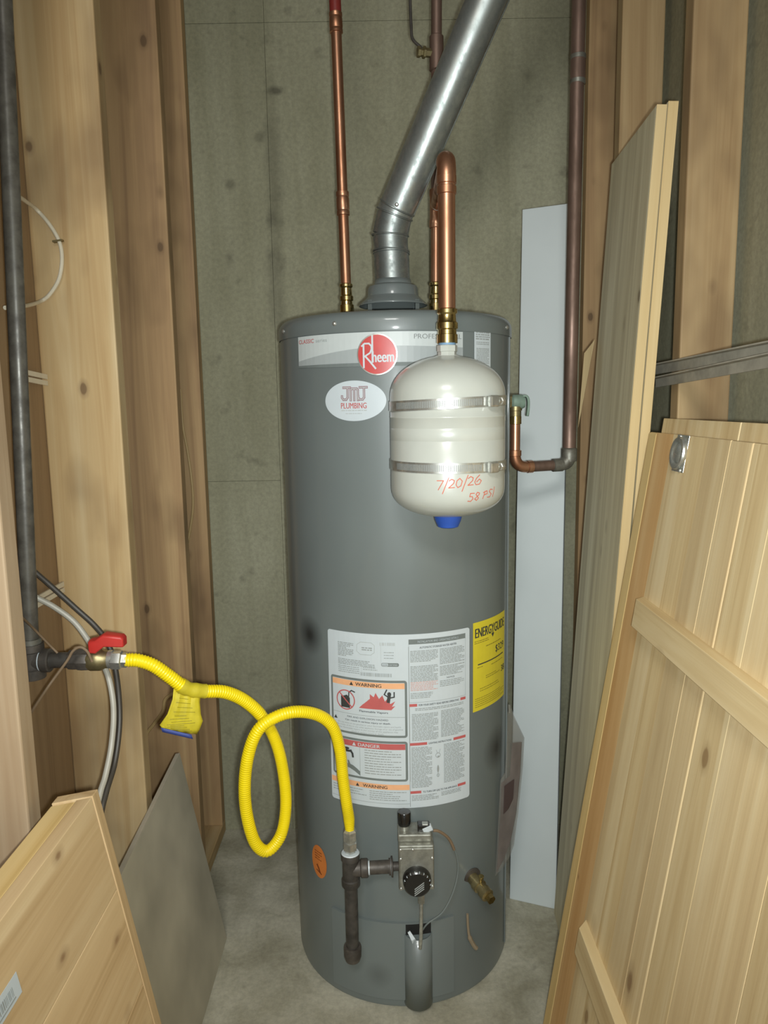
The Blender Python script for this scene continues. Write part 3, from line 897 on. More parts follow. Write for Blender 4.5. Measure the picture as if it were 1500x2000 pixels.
gv = MB(); a = G(776, 1652); b = G(849, 1738)
gx0, gx1 = G(779, 1700).x, G(848, 1700).x
gz1, gz0 = a.z, b.z
ctl = MB().box((gx0, GY, gz0), (gx1, GY + 0.066, gz1)).build('gas_control', M_ZINC, heater, smooth=False, bevel=0.003)
ctl['label'] = 'cast grey gas control valve'
MB().box((gx0 + 0.002, GY - 0.0035, gz0 + 0.003), (gx1 - 0.001, GY + 0.001, gz1 - 0.004)).build('cover_plate', M_ZINC, ctl, smooth=False, bevel=0.0018)
MB().box((gx0 - 0.001, GY + 0.012, gz1 - 0.001), (gx1 - 0.004, GY + 0.060, gz1 + 0.016)).build('top_casting', M_ZINC, ctl, smooth=False, bevel=0.003)
kx, kz = G(815, 1729, -0.02).x, G(815, 1727, -0.02).z
MB().lathe([(0.029, 0), (0.0285, 0.010), (0.0265, 0.014), (0.0265, 0.020), (0.024, 0.022)], (kx, GY - 0.002, kz), (0, -1, 0), 40).build('temperature_knob', M_KNOB, ctl)
m = MB()
for i in range(9):
    a = R_(-70 + i * 20)
    c = Vector((kx + 0.0255 * math.sin(a), GY - 0.0232, kz + 0.0255 * math.cos(a)))
    m.box((-0.0006, 0, -0.0018), (0.0006, 0.004, 0.0018), Matrix.Translation(c) @ Matrix.Rotation(a, 4, 'Y'))
m.build('dial_marks', M_LABEL, ctl, smooth=False)
m = MB()
for i in range(4):
    m.box((-0.012, 0, -0.0009), (0.012, 0.0012, 0.0009), Matrix.Translation((kx + 0.004, GY - 0.0245, kz - 0.008 - (i - 1.5) * 0.0045)) @ Matrix.Rotation(R_(-38), 4, 'Y'))
m.build('dial_lettering', M_PRN_G, ctl, smooth=False)
bx = G(790, 1640, 0.03).x
MB().lathe([(0.009, 0), (0.009, 0.012)], (bx, GY + 0.034, gz1 + 0.014), seg=20).build('button_stem', M_STEEL, ctl)
MB().lathe([(0.0125, 0), (0.0138, 0.004), (0.0138, 0.026), (0.0125, 0.028)], (bx, GY + 0.034, gz1 + 0.026), seg=24).build('pilot_button', M_KNOB, ctl)
ix = G(828, 1632, 0.03).x
MB().box((ix - 0.013, GY + 0.022, gz1 + 0.014), (ix + 0.012, GY + 0.040, gz1 + 0.030)).build('igniter_box', M_KNOB, ctl, smooth=False, bevel=0.002)
MB().box((ix - 0.004, GY + 0.020, gz1 + 0.030), (ix + 0.008, GY + 0.032, gz1 + 0.033)).build('igniter_button', M_STEEL, ctl, smooth=False, bevel=0.001)
for (px, py) in ((779, 1654), (781, 1678), (845, 1731), (846, 1676), (783, 1736), (806, 1652)):
    q = G(px, py, -0.003)
    MB().lathe([(0.003, 0), (0.003, 0.0015), (0.0015, 0.0025)], (min(max(q.x, gx0 + 0.004), gx1 - 0.004), GY - 0.0034, min(max(q.z, gz0 + 0.006), gz1 - 0.007)), (0, -1, 0), 12).build('screw', M_STEEL, ctl)
# feed tube below the control
mx = G(822, 1760, 0.03).x
ft = [Vector((mx, GY + 0.03, gz0 + 0.002)), Vector((mx + 0.001, GY + 0.03, gz0 - 0.03)), Vector((mx, GY + 0.034, 0.21)), Vector((mx - 0.002, GY + 0.04, 0.165))]
MB().tube(curve(ft, 6), 0.0038, 12).build('burner_tube', M_STEEL, heater)
MB().lathe([(0.0075, 0), (0.0075, 0.018), (0.006, 0.021)], (mx + 0.001, GY + 0.031, gz0 - 0.050), seg=6).build('tube_nut', M_ZINC, heater)
# sensor lead from white plug, looping back to the chute
wp = [at(842, 1622, Y=1.400), at(858, 1624, Y=1.405), at(878, 1640, Y=1.418), at(892, 1672, Y=1.428), at(894, 1705, Y=1.432), at(884, 1745, Y=1.425), at(864, 1782, Y=1.415), at(836, 1803, Y=1.405), at(824, 1818, Y=1.412)]
MB().tube(curve(wp, 8), 0.0017, 8).build('sensor_lead', M_FRAME, heater)
MB().tube(curve(wp[:4], 8)[2:22], 0.0030, 8).build('lead_sleeve', M_BWIRE, heater)
q = at(835, 1618, Y=1.398)
MB().box((-0.010, -0.005, -0.006), (0.010, 0.005, 0.006), Matrix.Translation(q) @ Matrix.Rotation(R_(-24), 4, 'Y')).build('white_connector', M_LABEL, heater, smooth=False, bevel=0.0015)
# narrow tan strip low on the jacket
tl = [onc(32.2, 0.195, 0.003), onc(32.4, 0.165, 0.004), onc(33.0, 0.140, 0.006), onc(35.0, 0.118, 0.010), onc(36.2, 0.110, 0.012)]
MB().tube(curve(tl, 6), [0.003] * 12 + [0.005] * 13, 8).build('tan_strip', M_STRIP, heater)

# ---- drain valve
d0 = onc(35.7, 0.2745, 0.0); dd = Vector((0.42, -0.72, -0.16)).normalized()
dv = MB().lathe([(0.022, 0), (0.022, 0.004), (0.015, 0.005)], d0 - dd * 0.003, dd, 24).build('drain_valve', M_IRON_R, heater)
dv['label'] = 'brass drain valve low on the jacket'
MB().lathe([(0.013, 0), (0.013, 0.016), (0.0155, 0.017), (0.0155, 0.030), (0.012, 0.031), (0.012, 0.040), (0.0145, 0.041), (0.0145, 0.056), (0.010, 0.058)], d0, dd, 20).build('valve_body', M_BRASS_D, dv)
MB().lathe([(0.010, 0), (0.010, 0.012)], d0 + dd * 0.058, dd, 6).build('hex_end', M_BRASS, dv)
MB().lathe([(0.0035, 0), (0.0035, 0.012), (0.006, 0.013), (0.006, 0.016)], d0 + dd * 0.030 + Vector((0, 0, 0.012)), (0.1, -0.2, 1), 12).build('valve_screw', M_BRASS, dv)

# ---- draft hood
hood = MB().lathe([(0.0392, 1.568), (0.0405, 1.558), (0.044, 1.5555), (0.0525, 1.553), (0.055, 1.548), (0.056, 1.532), (0.060, 1.527), (0.073, 1.5165), (0.0755, 1.512)], (HX - 0.003, HY - 0.003, 0), seg=48, cap0=False, cap1=False).build('draft_hood', M_JACKET, heater, solid=0.001)
for k in range(4):
    a = R_(45 + 90 * k)
    c = Vector((HX - 0.003 + 0.072 * math.cos(a), HY - 0.003 + 0.072 * math.sin(a), 0))
    MB().box((-0.005, -0.0012, HT - 0.005), (0.005, 0.0012, 1.520), Matrix.Translation(c) @ Matrix.Rotation(a + math.pi / 2, 4, 'Z')).build('hood_leg', M_JACKET, hood, smooth=False)
MB().lathe([(0.046, HT - 0.005), (0.046, HT + 0.004)], (HX - 0.003, HY - 0.003, 0), seg=32).build('flue_outlet', M_DARK, heater)  # dark plug, the flue's shaded inside put into its colour

# ---- relief valve on the right side of the jacket
rvx = HX + HR
rv = MB().lathe([(0.013, 0), (0.013, 0.006), (0.017, 0.007), (0.017, 0.020)], (rvx - 0.006, HY, 1.2985), (1, 0, 0), 8).build('relief_valve', M_BRASS_D, heater)
rv['label'] = 'tarnished brass relief valve with a green-grey lever'
rvc = Vector((rvx + 0.0195, HY - 0.004, 1.2985))
MB().lathe([(0.013, -0.014), (0.0165, -0.010), (0.0165, 0.010), (0.013, 0.016)], rvc, (1, 0, 0), 20).build('valve_bonnet', M_VERDI, rv)
MB().lathe([(0.013, 0), (0.013, 0.020), (0.0145, 0.021), (0.0145, 0.030)], rvc - Vector((0.004, 0, 0.040)), (0, 0, 1), 18).build('valve_outlet', M_BRASS_D, rv)
lv = [rvc + Vector((0.010, -0.004, 0.013)), rvc + Vector((0.019, -0.006, 0.012)), rvc + Vector((0.0225, -0.008, 0.002)), rvc + Vector((0.022, -0.010, -0.016)), rvc + Vector((0.020, -0.011, -0.032))]
m = MB()
for i, q in enumerate(curve(lv, 5)): m.v += [q + Vector((0, -0.009, 0)), q + Vector((0, 0.009, 0))]
nq = len(m.v) // 2
m.f = [(2 * i, 2 * i + 2, 2 * i + 3, 2 * i + 1) for i in range(nq - 1)]
m.build('test_lever', M_VERDI, rv, solid=0.0045)

# ---- water nipples on the lid
def fitting(name, mat, parent, o, axis=(0, 0, 1), s=1.0, hexed=True):
    m = MB().lathe([(0.0125 * s, 0), (0.0125 * s, 0.006 * s), (0.0155 * s, 0.007 * s), (0.0155 * s, 0.022 * s), (0.013 * s, 0.023 * s), (0.0122 * s, 0.030 * s), (0.0148 * s, 0.032 * s), (0.0150 * s, 0.040 * s), (0.0125 * s, 0.043 * s), (0.0118 * s, 0.058 * s), (0.0145 * s, 0.061 * s), (0.0145 * s, 0.066 * s), (0.0118 * s, 0.068 * s)], o, axis, 20)
    return m.build(name, mat, parent)


NX1, NX2 = -0.0745, 0.1225
for nx in (NX1, NX2):
    MB().lathe([(0.021, 0), (0.021, 0.003), (0.0125, 0.004), (0.0125, 0.022)], (nx, HY, HT - 0.005), seg=24).build('water_nipple', M_STEEL, heater)

# ------------------------------------------------------------------ hot and cold water pipes
def coupling(mat, parent, c, axis, r, L, name='coupling'):
    prof = [(r * 1.02, -L / 2), (r * 1.24, -L / 2 + 0.001), (r * 1.24, -L * 0.32), (r * 1.14, -L * 0.28), (r * 1.24, -L * 0.20), (r * 1.24, L * 0.20), (r * 1.14, L * 0.28), (r * 1.24, L * 0.32), (r * 1.24, L / 2 - 0.001), (r * 1.02, L / 2)]
    return MB().lathe(prof, c, axis, 22, False, False).build(name, mat, parent)


pr = 0.0113
hot = thing('water_pipe', 'bright copper pipe rising straight from the left of the heater lid', 'pipe', (NX1, HY, HT + 0.018))
hp0 = Vector((NX1, HY, HT + 0.018)); hp1 = Vector((NX1 - 0.0165, HY, ZC))
hd = (hp1 - hp0).normalized()
zred = at(652, 26, Y=HY).z
cut = hp0 + hd * ((zred - hp0.z) / hd.z)
MB().cyl(hp0 + hd * 0.05, cut, pr, 22).build('copper_tube', M_COPPER, hot)
MB().cyl(cut, hp1, 0.0125, 22).build('red_tube', M_REDPIPE, hot)
fitting('brass_adapter', M_BRASS, hot, hp0, hd)
for py, L in ((398, 0.050), (45, 0.040)):
    zc = at(662, py, Y=HY).z
    coupling(M_COPPER, hot, hp0 + hd * ((zc - hp0.z) / hd.z), hd, pr, L, 'crimp_sleeve')

cold = thing('water_pipe', 'copper pipe rising behind the round flue and branching to the cream tank', 'pipe', (NX2, HY, HT + 0.018))
cp0 = Vector((NX2, HY, HT + 0.018)); cp1 = Vector((NX2 + 0.008, HY + 0.004, ZC)); cd = (cp1 - cp0).normalized()
zt_ = 1.722
tee = cp0 + cd * ((zt_ - cp0.z) / cd.z)
MB().cyl(cp0 + cd * 0.05, tee, pr, 22).build('copper_tube', M_COPPER, cold)
MB().cyl(tee, cp1, pr, 22).build('copper_tube', M_COPPER_D, cold)
fitting('brass_adapter', M_BRASS, cold, cp0, cd)
MB().lathe([(0.0140, -0.045), (0.0150, -0.043), (0.0150, -0.030), (0.0138, -0.027), (0.0138, 0.020), (0.0150, 0.023), (0.0150, 0.034), (0.0125, 0.036)], tee, cd, 22).build('tee_fitting', M_COPPER, cold)
# expansion-tank riser: branch towards the viewer, elbow, drop
EX, EY, ER = 0.1165, 1.3415, 0.1025
er = 0.0150
rtop = 1.716
e0_ = Vector((tee.x, tee.y - 0.012, tee.z)); ec_ = Vector((EX, EY, rtop)); e2_ = Vector((EX, EY, 1.448))
arc = bend(e0_, ec_, e2_, 0.036, 12)
MB().tube([e0_, arc[0]], er * 0.86, 20).build('branch_tube', M_COPPER, cold)
MB().tube(arc, er * 1.10, 22).build('elbow', M_COPPER, cold)
MB().tube([arc[-1] + Vector((0, 0, 0.004)), e2_], er, 26).build('riser_tube', M_COPPER, cold)
for zz in (arc[-1].z - 0.003, arc[-1].z - 0.020):
    MB().lathe([(er, -0.007), (er * 1.13, -0.006), (er * 1.13, 0.006), (er, 0.007)], (EX, EY, zz), (0, 0, 1), 24).build('crimp_ring', M_COPPER, cold)
# small tapping valve with a thin dark tube near the top
tv = at(846, 104, Y=HY); tvd = Vector((-1, -0.25, 0)).normalized()
zc = tv.z; base = cp0 + cd * ((zc - cp0.z) / cd.z)
MB().lathe([(0.0125, -0.035), (0.0150, -0.033), (0.0150, 0.033), (0.0125, 0.035)], base, cd, 20).build('tee_fitting', M_COPPER_D, cold)
MB().lathe([(0.009, 0), (0.009, 0.018), (0.012, 0.019), (0.012, 0.024), (0.0085, 0.025), (0.0085, 0.029), (0.011, 0.030), (0.011, 0.036)], base + tvd * 0.006, tvd, 6).build('tapping_valve', M_BRASS_D, cold)
tt = [base + tvd * 0.034 + Vector((0, 0, 0.004)), at(821, 92, Y=HY - 0.01), at(806, 76, Y=HY - 0.005), at(803, 50, Y=HY), at(801, 0, Y=HY), at(799, -80, Y=HY)]
MB().tube(curve(tt, 6), 0.0032, 10).build('thin_tube', M_IRON, cold)
wr_ = [at(843, 392, Y=HY - 0.02), at(845, 405, Y=HY - 0.024), at(853, 411, Y=HY - 0.026), at(858, 406, Y=HY - 0.026), at(856, 388, Y=HY - 0.022)]
MB().tube(curve(wr_, 6), 0.0009, 6).build('wire_tie', M_STEEL, cold)

# ------------------------------------------------------------------ expansion tank
xt = thing('expansion_tank', 'small cream steel expansion tank hanging from a thick copper riser', 'expansion tank', (EX, EY, 1.094))
ZB, ZBS, ZTS, ZT_ = 1.095, 1.152, 1.310, 1.382


def er_at(z):
    if z < ZBS:
        f = (ZBS - z) / (ZBS - ZB); return ER * (1 - min(1, f) ** 2.5) ** (1 / 2.1)
    if z > ZTS:
        f = (z - ZTS) / (ZT_ - ZTS); return ER * (1 - min(1, f) ** 2.2) ** (1 / 2.0)
    return ER


prof = [(max(0.012, er_at(z)), z) for z in [ZB + (ZBS - ZB) * (1 - math.cos(math.pi / 2 * i / 14)) for i in range(15)]]
prof += [(ER, 1.2345), (ER - 0.0003, 1.2350), (ER, 1.2355), (ER, 1.2560), (ER - 0.0003, 1.2565), (ER, 1.2570), (ER, 1.2738), (ER + 0.0005, 1.2742), (ER + 0.0005, 1.2762), (ER, 1.2766)]
prof += [(max(0.020, er_at(z)), z) for z in [ZTS + (ZT_ - ZTS) * math.sin(math.pi / 2 * i / 14) for i in range(15)]]
shell = MB().lathe(prof, (EX, EY, 0), seg=80).build('shell', M_CREAM, xt, angle=75)
MB().lathe([(0.0165, 1.378), (0.0165, 1.3885), (0.018, 1.389), (0.018, 1.399), (0.0165, 1.400)], (EX, EY, 0), seg=8).build('threaded_neck', M_CREAM, xt)
MB().lathe([(0.0130, 1.3995), (0.0150, 1.4005), (0.0150, 1.4035)], (EX, EY, 0), seg=20).build('blue_sealing_ring', plain('blue_sealant', '#7fa3c4', 0.5), xt)
ad = MB().lathe([(0.0185, 1.4035), (0.0185, 1.418), (0.0165, 1.419), (0.0165, 1.426), (0.019, 1.428), (0.019, 1.438), (0.0165, 1.441), (0.0155, 1.452), (0.0182, 1.455), (0.0182, 1.461), (0.0153, 1.463)], (EX, EY, 0), seg=26).build('brass_adapter', M_BRASS, xt)
MB().lathe([(0.014, 1.074), (0.019, 1.076), (0.024, 1.088), (0.026, 1.097)], (EX, EY - 0.004, 0), seg=24).build('valve_cap', M_BLUE, xt)


def ecyl(phi, z, dr=0.0):
    a = R_(phi); r = er_at(z) + dr
    return Vector((EX + r * math.sin(a), EY - r * math.cos(a), z))


for zc, tlt in ((1.2985, 0.004), (1.1905, -0.001)):
    m = MB(); n = 72
    for i in range(n):
        ph = 360 * i / n
        for dz, dr in ((-0.0088, 0.0006), (-0.0088, 0.0018), (0.0088, 0.0018), (0.0088, 0.0006)):
            a = R_(ph); r = ER + dr
            m.v.append(Vector((EX + r * math.sin(a), EY - r * math.cos(a), zc + dz + tlt * math.sin(a))))
    m.f = [((4 * i + j), (4 * i + (j + 1) % 4), (4 * ((i + 1) % n) + (j + 1) % 4), (4 * ((i + 1) % n) + j)) for i in range(n) for j in range(4)]
    st = m.build('strap_clamp', M_STEEL, xt)
    st['label'] = 'slotted stainless strap clamp'
    m = MB()
    for i in range(52):
        ph = -62 + i * 1.75
        for dz0, dz1 in ((-0.0055, 0.0055),):
            q0, q1, q2, q3 = [Vector((EX + (ER + 0.0021) * math.sin(R_(f)), EY - (ER + 0.0021) * math.cos(R_(f)), zc + z + tlt * math.sin(R_(f)))) for f, z in ((ph, dz0), (ph + 0.75, dz0), (ph + 0.75, dz1), (ph, dz1))]
            m.add([q0, q1, q2, q3], [(0, 1, 2, 3)])
    m.build('slots', M_PRN_G, st, smooth=False)
    ph = 40
    c = Vector((EX + (ER + 0.007) * math.sin(R_(ph)), EY - (ER + 0.007) * math.cos(R_(ph)), zc + tlt * 0.6))
    tdir = Vector((math.cos(R_(ph)), math.sin(R_(ph)), 0))
    Mx = Matrix.Translation(c) @ Matrix.Rotation(R_(ph), 4, 'Z')
    MB().box((-0.011, -0.005, -0.0098), (0.011, 0.005, 0.0098), Mx).build('clamp_housing', M_STEEL, st, smooth=False, bevel=0.003)
    MB().lathe([(0.0055, 0), (0.0055, 0.006), (0.007, 0.007), (0.007, 0.012)], c + tdir * 0.010, tdir, 6).build('clamp_screw', M_STEEL, st)

GL = {'7': [[(0, 1), (0.9, 1), (0.35, 0)]], '/': [[(0, -0.5), (0.55, 1.25)]], '2': [[(0, .8), (.35, 1), (.75, .85), (.7, .55), (.1, .05), (.9, .1)]],
      '0': [[(.45, 1), (.1, .75), (.05, .3), (.35, 0), (.75, .2), (.85, .7), (.45, 1)]], '6': [[(.7, 1.05), (.25, .7), (.05, .3), (.3, 0), (.85, .05), (1.1, .4), (.75, .6), (.35, .3)]],
      '5': [[(.85, 1), (.2, 1), (.15, .6), (.6, .6), (.8, .3), (.5, 0), (0, .05)]], '8': [[(.75, .9), (.35, 1), (.15, .75), (.75, .3), (.5, 0), (.1, .2), (.75, .75), (.75, .9)]],
      'P': [[(.15, 0), (.3, .9)], [(0, .75), (.7, .95), (.85, .6), (.2, .45)]], 'S': [[(.9, .95), (.4, 1), (.2, .75), (.75, .4), (.55, .05), (0, .05)]], 'I': [[(.3, 1.15), (.25, -.05)]], ' ': []}
p = Print()
for txt, u0, v0, sz, dv_ in (('7/20/26', -0.029, 1.1545, 0.0155, 0.0085), ('58 PSI', 0.026, 1.1335, 0.0140, 0.0065)):
    u = u0; v = v0
    for ch in txt:
        for st in GL[ch]:
            p.stroke([(u + x * sz * 0.78 + y * sz * 0.15, v + y * sz) for x, y in st], 0.0014)
        stp = {'/': 0.62, 'I': 0.5, ' ': 0.45}.get(ch, 0.98) * sz * 0.82
        u += stp; v += dv_ / len(txt)
p.build('red_handwriting', M_PEN, xt, lambda u, v: ecyl(math.degrees(u / ER), v, 0.0008))

# ------------------------------------------------------------------ flue
flue = thing('flue_pipe', 'galvanised round flue rising from the draft hood and slanting up to the right', 'flue pipe', (HX - 0.003, HY - 0.003, 1.56))
vr = 0.0382
V0 = Vector((0.027, HY - 0.003, 1.556)); V1 = Vector((0.025, HY - 0.003, 1.628)); V2 = Vector((0.0235, HY - 0.004, 1.662)); V3 = Vector((0.0335, HY - 0.011, 1.705))
V4 = at(935, 37, Y=1.560)
dirv = (V4 - V3).normalized(); V5 = V3 + dirv * 0.80
MB().lathe([(vr + 0.0006, 0), (vr + 0.0006, (V1 - V0).length - 0.004), (vr + 0.0022, (V1 - V0).length - 0.003), (vr + 0.0022, (V1 - V0).length)], V0, V1 - V0, 48, False, False).build('collar', M_GALV_M, flue)


def gore(pts, name, mat, r0, r1, bead0=True):
    d0_ = pts[1] - pts[0]
    return MB().tube(pts, [r0] * len(pts) if r1 is None else [r0 + (r1 - r0) * i / (len(pts) - 1) for i in range(len(pts))], 48, False).build(name, mat, flue)


m0_ = (V1 - V0).normalized(); m1_ = (V2 - V1).normalized(); m2_ = (V3 - V2).normalized()
MB().tube([V1 - m0_ * 0.004, V1 + m1_ * 0.010, V2], [vr - 0.001, vr - 0.0008, vr], 48, False).build('elbow_section', M_GALV_M, flue)
MB().tube([V2, V2.lerp(V3, 0.5), V3], [vr + 0.0008, vr + 0.0004, vr + 0.0002], 48, False).build('elbow_section', M_GALV_M, flue)


def bead(c, d, r, name='bead'):
    x, y, z = frame_from(d)
    pts = [c + (x * math.cos(a) + y * math.sin(a)) * r for a in [2 * math.pi * i / 48 for i in range(49)]]
    MB().tube(pts, 0.0020, 8).build(name, M_GALV_M, flue)


bead(V1 + Vector((0, 0, -0.002)), Vector((0.10, 0.06, 1)), vr + 0.0008)
bead(V2, (m1_ + m2_ * 0.6), vr + 0.0012)
bead(V3, (m2_ + dirv * 1.6), vr + 0.0018)
bead(V3 + dirv * 0.014, dirv, vr + 0.0010)
MB().tube([V3 - dirv * 0.002, V3 + dirv * 0.010, V5], [vr + 0.001, vr + 0.0008, vr + 0.0004], 64, False).build('straight_duct', M_GALV, flue)
x_, y_, z_ = frame_from(dirv)
sd = (Vector((0.95, -0.15, 0)) - dirv * Vector((0.95, -0.15, 0)).dot(dirv)).normalized()
MB().tube([V3 + dirv * 0.012 + sd * (vr + 0.0005), V5 + sd * (vr + 0.0002)], 0.0018, 8).build('lock_seam', M_GALV_M, flue)
sp_ = V3 + dirv * 0.022 + (Vector((0, -1, 0)) - dirv * Vector((0, -1, 0)).dot(dirv)).normalized() * (vr + 0.001)
MB().lathe([(0.0042, 0), (0.0042, 0.002), (0.002, 0.004)], sp_, Vector((0, -1, 0)), 8).build('screw', M_STEEL, flue)

# ------------------------------------------------------------------ relief discharge pipe
dis = thing('discharge_pipe', 'aged copper pipe from the side relief valve, turning up along the right wall', 'pipe', (0.295, HY, 1.15))
dx0 = rvc.x - 0.004
dz = 1.1505
D0 = Vector((dx0, rvc.y, rvc.z - 0.036)); D1 = Vector((dx0, rvc.y, dz)); D2 = Vector((0.4320, 1.725, dz + 0.002)); D3 = Vector((0.4370, 1.735, ZC))
arc1 = bend(D0, D1, D2, 0.030, 10)
MB().tube([D0, arc1[0]], 0.0112, 20).build('drop_tube', M_COPPER, dis)
MB().tube(arc1, 0.0128, 20).build('elbow', M_COPPER, dis)
hd_ = (D2 - D1).normalized()
MB().tube([arc1[-1], D2 - hd_ * 0.012], 0.0122, 20).build('cross_tube', M_COPPER_D, dis)
for q, ax in ((arc1[-1] + hd_ * 0.008, hd_), (arc1[0] + Vector((0, 0, 0.004)), Vector((0, 0, 1)))):
    MB().lathe([(0.0125, -0.008), (0.0143, -0.007), (0.0143, 0.005), (0.0125, 0.006)], q, ax, 20).build('solder_collar', M_COPPER, dis)
MB().lathe([(0.0115, -0.010), (0.0135, -0.009), (0.0135, 0.008), (0.0115, 0.010)], D0 + Vector((0, 0, -0.004)), (0, 0, 1), 18).build('solder_collar', M_BRASS, dis)
arc2 = bend(D1, D2, D3, 0.026, 10)
MB().tube(arc2, [0.0135, 0.014, 0.0145, 0.0155, 0.016, 0.0165, 0.0165, 0.0165, 0.0162, 0.016, 0.016], 20).build('tinned_elbow', M_SOLDER, dis)
MB().lathe([(0.0125, -0.012), (0.0150, -0.011), (0.0150, 0.012)], arc2[0] - hd_ * 0.004, hd_, 20).build('tinned_socket', M_SOLDER, dis)
MB().lathe([(0.0180, -0.018), (0.0182, 0.010), (0.0160, 0.013)], arc2[-1], (0, 0, 1), 20).build('tinned_socket', M_SOLDER, dis)
MB().tube([arc2[-1] + Vector((0, 0, 0.004)), D3], 0.0152, 22).build('riser_tube', M_COPPER_D, dis)
for py in (112, 160):
    zc = at(1130, py, Y=1.732).z
    MB().lathe([(0.0152, -0.006), (0.0172, -0.004), (0.0172, 0.004), (0.0152, 0.006)], (0.4365, 1.7325, zc), (0, 0, 1), 22).build('solder_ring', M_SOLDER, dis)
zc = at(1130, 136, Y=1.732).z
MB().lathe([(0.0164, -0.024), (0.0164, 0.024)], (0.4365, 1.7325, zc), (0, 0, 1), 22).build('sleeve', M_COPPER_D, dis)

# ------------------------------------------------------------------ iron drip leg and union at the gas control
leg = thing('gas_drip_leg', 'black iron tee with a capped drip leg in front of the heater', 'gas pipe', (-0.08, 1.40, 0.10))
TX, TY = at(685, 1697, Y=1.400).x, 1.400
tz = at(685, 1697, Y=TY).z
zcap = at(683, 1860, Y=TY).z
MB().lathe([(0.0185, -0.036), (0.0190, -0.034), (0.0190, -0.022), (0.0165, -0.020), (0.0165, 0.020), (0.0190, 0.022), (0.0190, 0.034), (0.0178, 0.036)], (TX, TY, tz), (0, 0, 1), 22).build('tee', M_IRON, leg)
cxd = Vector((gx0, GY + 0.03, tz + 0.003)) - Vector((TX, TY, tz)); cdl = cxd.length; cxn = cxd.normalized()
MB().lathe([(0.0160, 0.0), (0.0160, 0.020), (0.0188, 0.022), (0.0188, 0.034), (0.0170, 0.036)], (TX, TY, tz), cxn, 22).build('tee_branch', M_IRON_R, leg)
MB().lathe([(0.0133, 0.030), (0.0133, cdl * 0.86), (0.0165, cdl * 0.80), (0.0165, cdl * 0.84), (0.0205, cdl * 0.85), (0.0205, cdl * 0.88), (0.009, cdl * 0.89), (0.009, cdl)], (TX, TY, tz), cxn, 22).build('close_nipple', M_IRON_R, leg)
MB().lathe([(0.0172, -0.002), (0.0172, 0.002)], Vector((TX, TY, tz)) + cxn * (cdl * 0.86), cxn, 22).build('sealant_ring', M_LABEL, leg)
MB().lathe([(0.0140, -0.002), (0.0140, 0.002)], Vector((TX, TY, tz)) + cxn * 0.037, cxn, 22).build('sealant_ring', M_LABEL, leg)
MB().lathe([(0.0142, 0), (0.0188, 0.002), (0.0170, 0.004)], (TX, TY, tz + 0.034), (0, 0, 1), 22).build('sealant_ring', M_LABEL, leg)
MB().cyl((TX, TY, tz - 0.030), (TX, TY, zcap + 0.012), 0.0133, 22).build('drip_nipple', M_IRON, leg)
MB().lathe([(0.008, -0.020), (0.0150, -0.017), (0.0180, -0.008), (0.0185, 0.012), (0.0175, 0.016)], (TX, TY, zcap), (0, 0, 1), 22).build('pipe_cap', M_IRON_R, leg)
HE = Vector((TX, TY, tz + 0.036))
MB().lathe([(0.0115, 0), (0.0115, 0.008), (0.0150, 0.009), (0.0150, 0.024), (0.0120, 0.025), (0.0120, 0.029)], HE, (0, 0, 1), 6).build('flare_adapter', M_STEEL, leg)

# ------------------------------------------------------------------ gas supply pipe and shutoff
GYp = 1.20
gs = thing('gas_supply_pipe', 'black iron gas pipe coming down the left wall to a red-handled shutoff valve', 'gas pipe', (-0.59, GYp, 0.88))
ptop = at(4, -40, Y=GYp); pbot = at(60, 1262, Y=GYp); pc = at(63, 1290, Y=GYp)
ptop = ptop + (ptop - pbot) * 0.5
if ptop.z > ZC: ptop = pbot + (ptop - pbot) * ((ZC - pbot.z) / (ptop.z - pbot.z))
MB().tube([ptop, pbot], 0.0134, 24).build('down_pipe', M_IRON_P, gs)
MB().lathe([(0.0175, -0.010), (0.0175, 0.008), (0.0145, 0.010)], pbot + Vector((0, 0, 0.004)), (pbot - ptop), 22).build('sealant_collar', M_SOLDER, gs)
MB().lathe([(0.0200, -0.030), (0.0205, -0.028), (0.0205, -0.014), (0.0180, -0.012), (0.0180, 0.016), (0.0205, 0.018), (0.0205, 0.030)], pc, (0, 0, 1), 22).build('tee', M_IRON_R, gs)
px = Vector((1, 0, 0.0))
MB().lathe([(0.0172, 0), (0.0172, 0.016), (0.0200, 0.018), (0.0200, 0.030), (0.0180, 0.032)], pc, px, 22).build('tee_branch', M_IRON_R, gs)
sx_ = lambda x: at(x, 1290, Y=GYp).x - pc.x
MB().cyl(pc + px * 0.028, pc + px * (sx_(150)), 0.0133, 22).build('nipple', M_IRON, gs)
MB().lathe([(0.0150, -0.004), (0.0182, -0.003), (0.0170, 0.006), (0.0138, 0.012)], pc + px * (sx_(84)), px, 22).build('sealant_ring', M_LABEL, gs)
MB().lathe([(0.0160, -0.014), (0.0172, -0.012), (0.0172, 0.000), (0.0190, 0.004), (0.0185, 0.020), (0.0150, 0.026)], pc + px * (sx_(152)), px, 8).build('valve_socket', M_IRON_R, gs)
vb = pc + px * sx_(190)
MB().lathe([(0.0145, -0.020), (0.0190, -0.010), (0.0190, 0.006), (0.0150, 0.014), (0.0150, 0.022)], vb, px, 22).build('valve_body', M_BRASS_D, gs)
MB().lathe([(0.0085, 0), (0.0085, 0.018), (0.006, 0.019), (0.006, 0.026)], vb + Vector((0, -0.002, 0.010)), (0, 0, 1), 16).build('valve_stem', M_BRASS_D, gs)
h0 = at(176, 1260, Y=GYp - 0.01); h1 = at(244, 1258, Y=GYp - 0.01)
hz = vb.z + 0.030
m = MB()
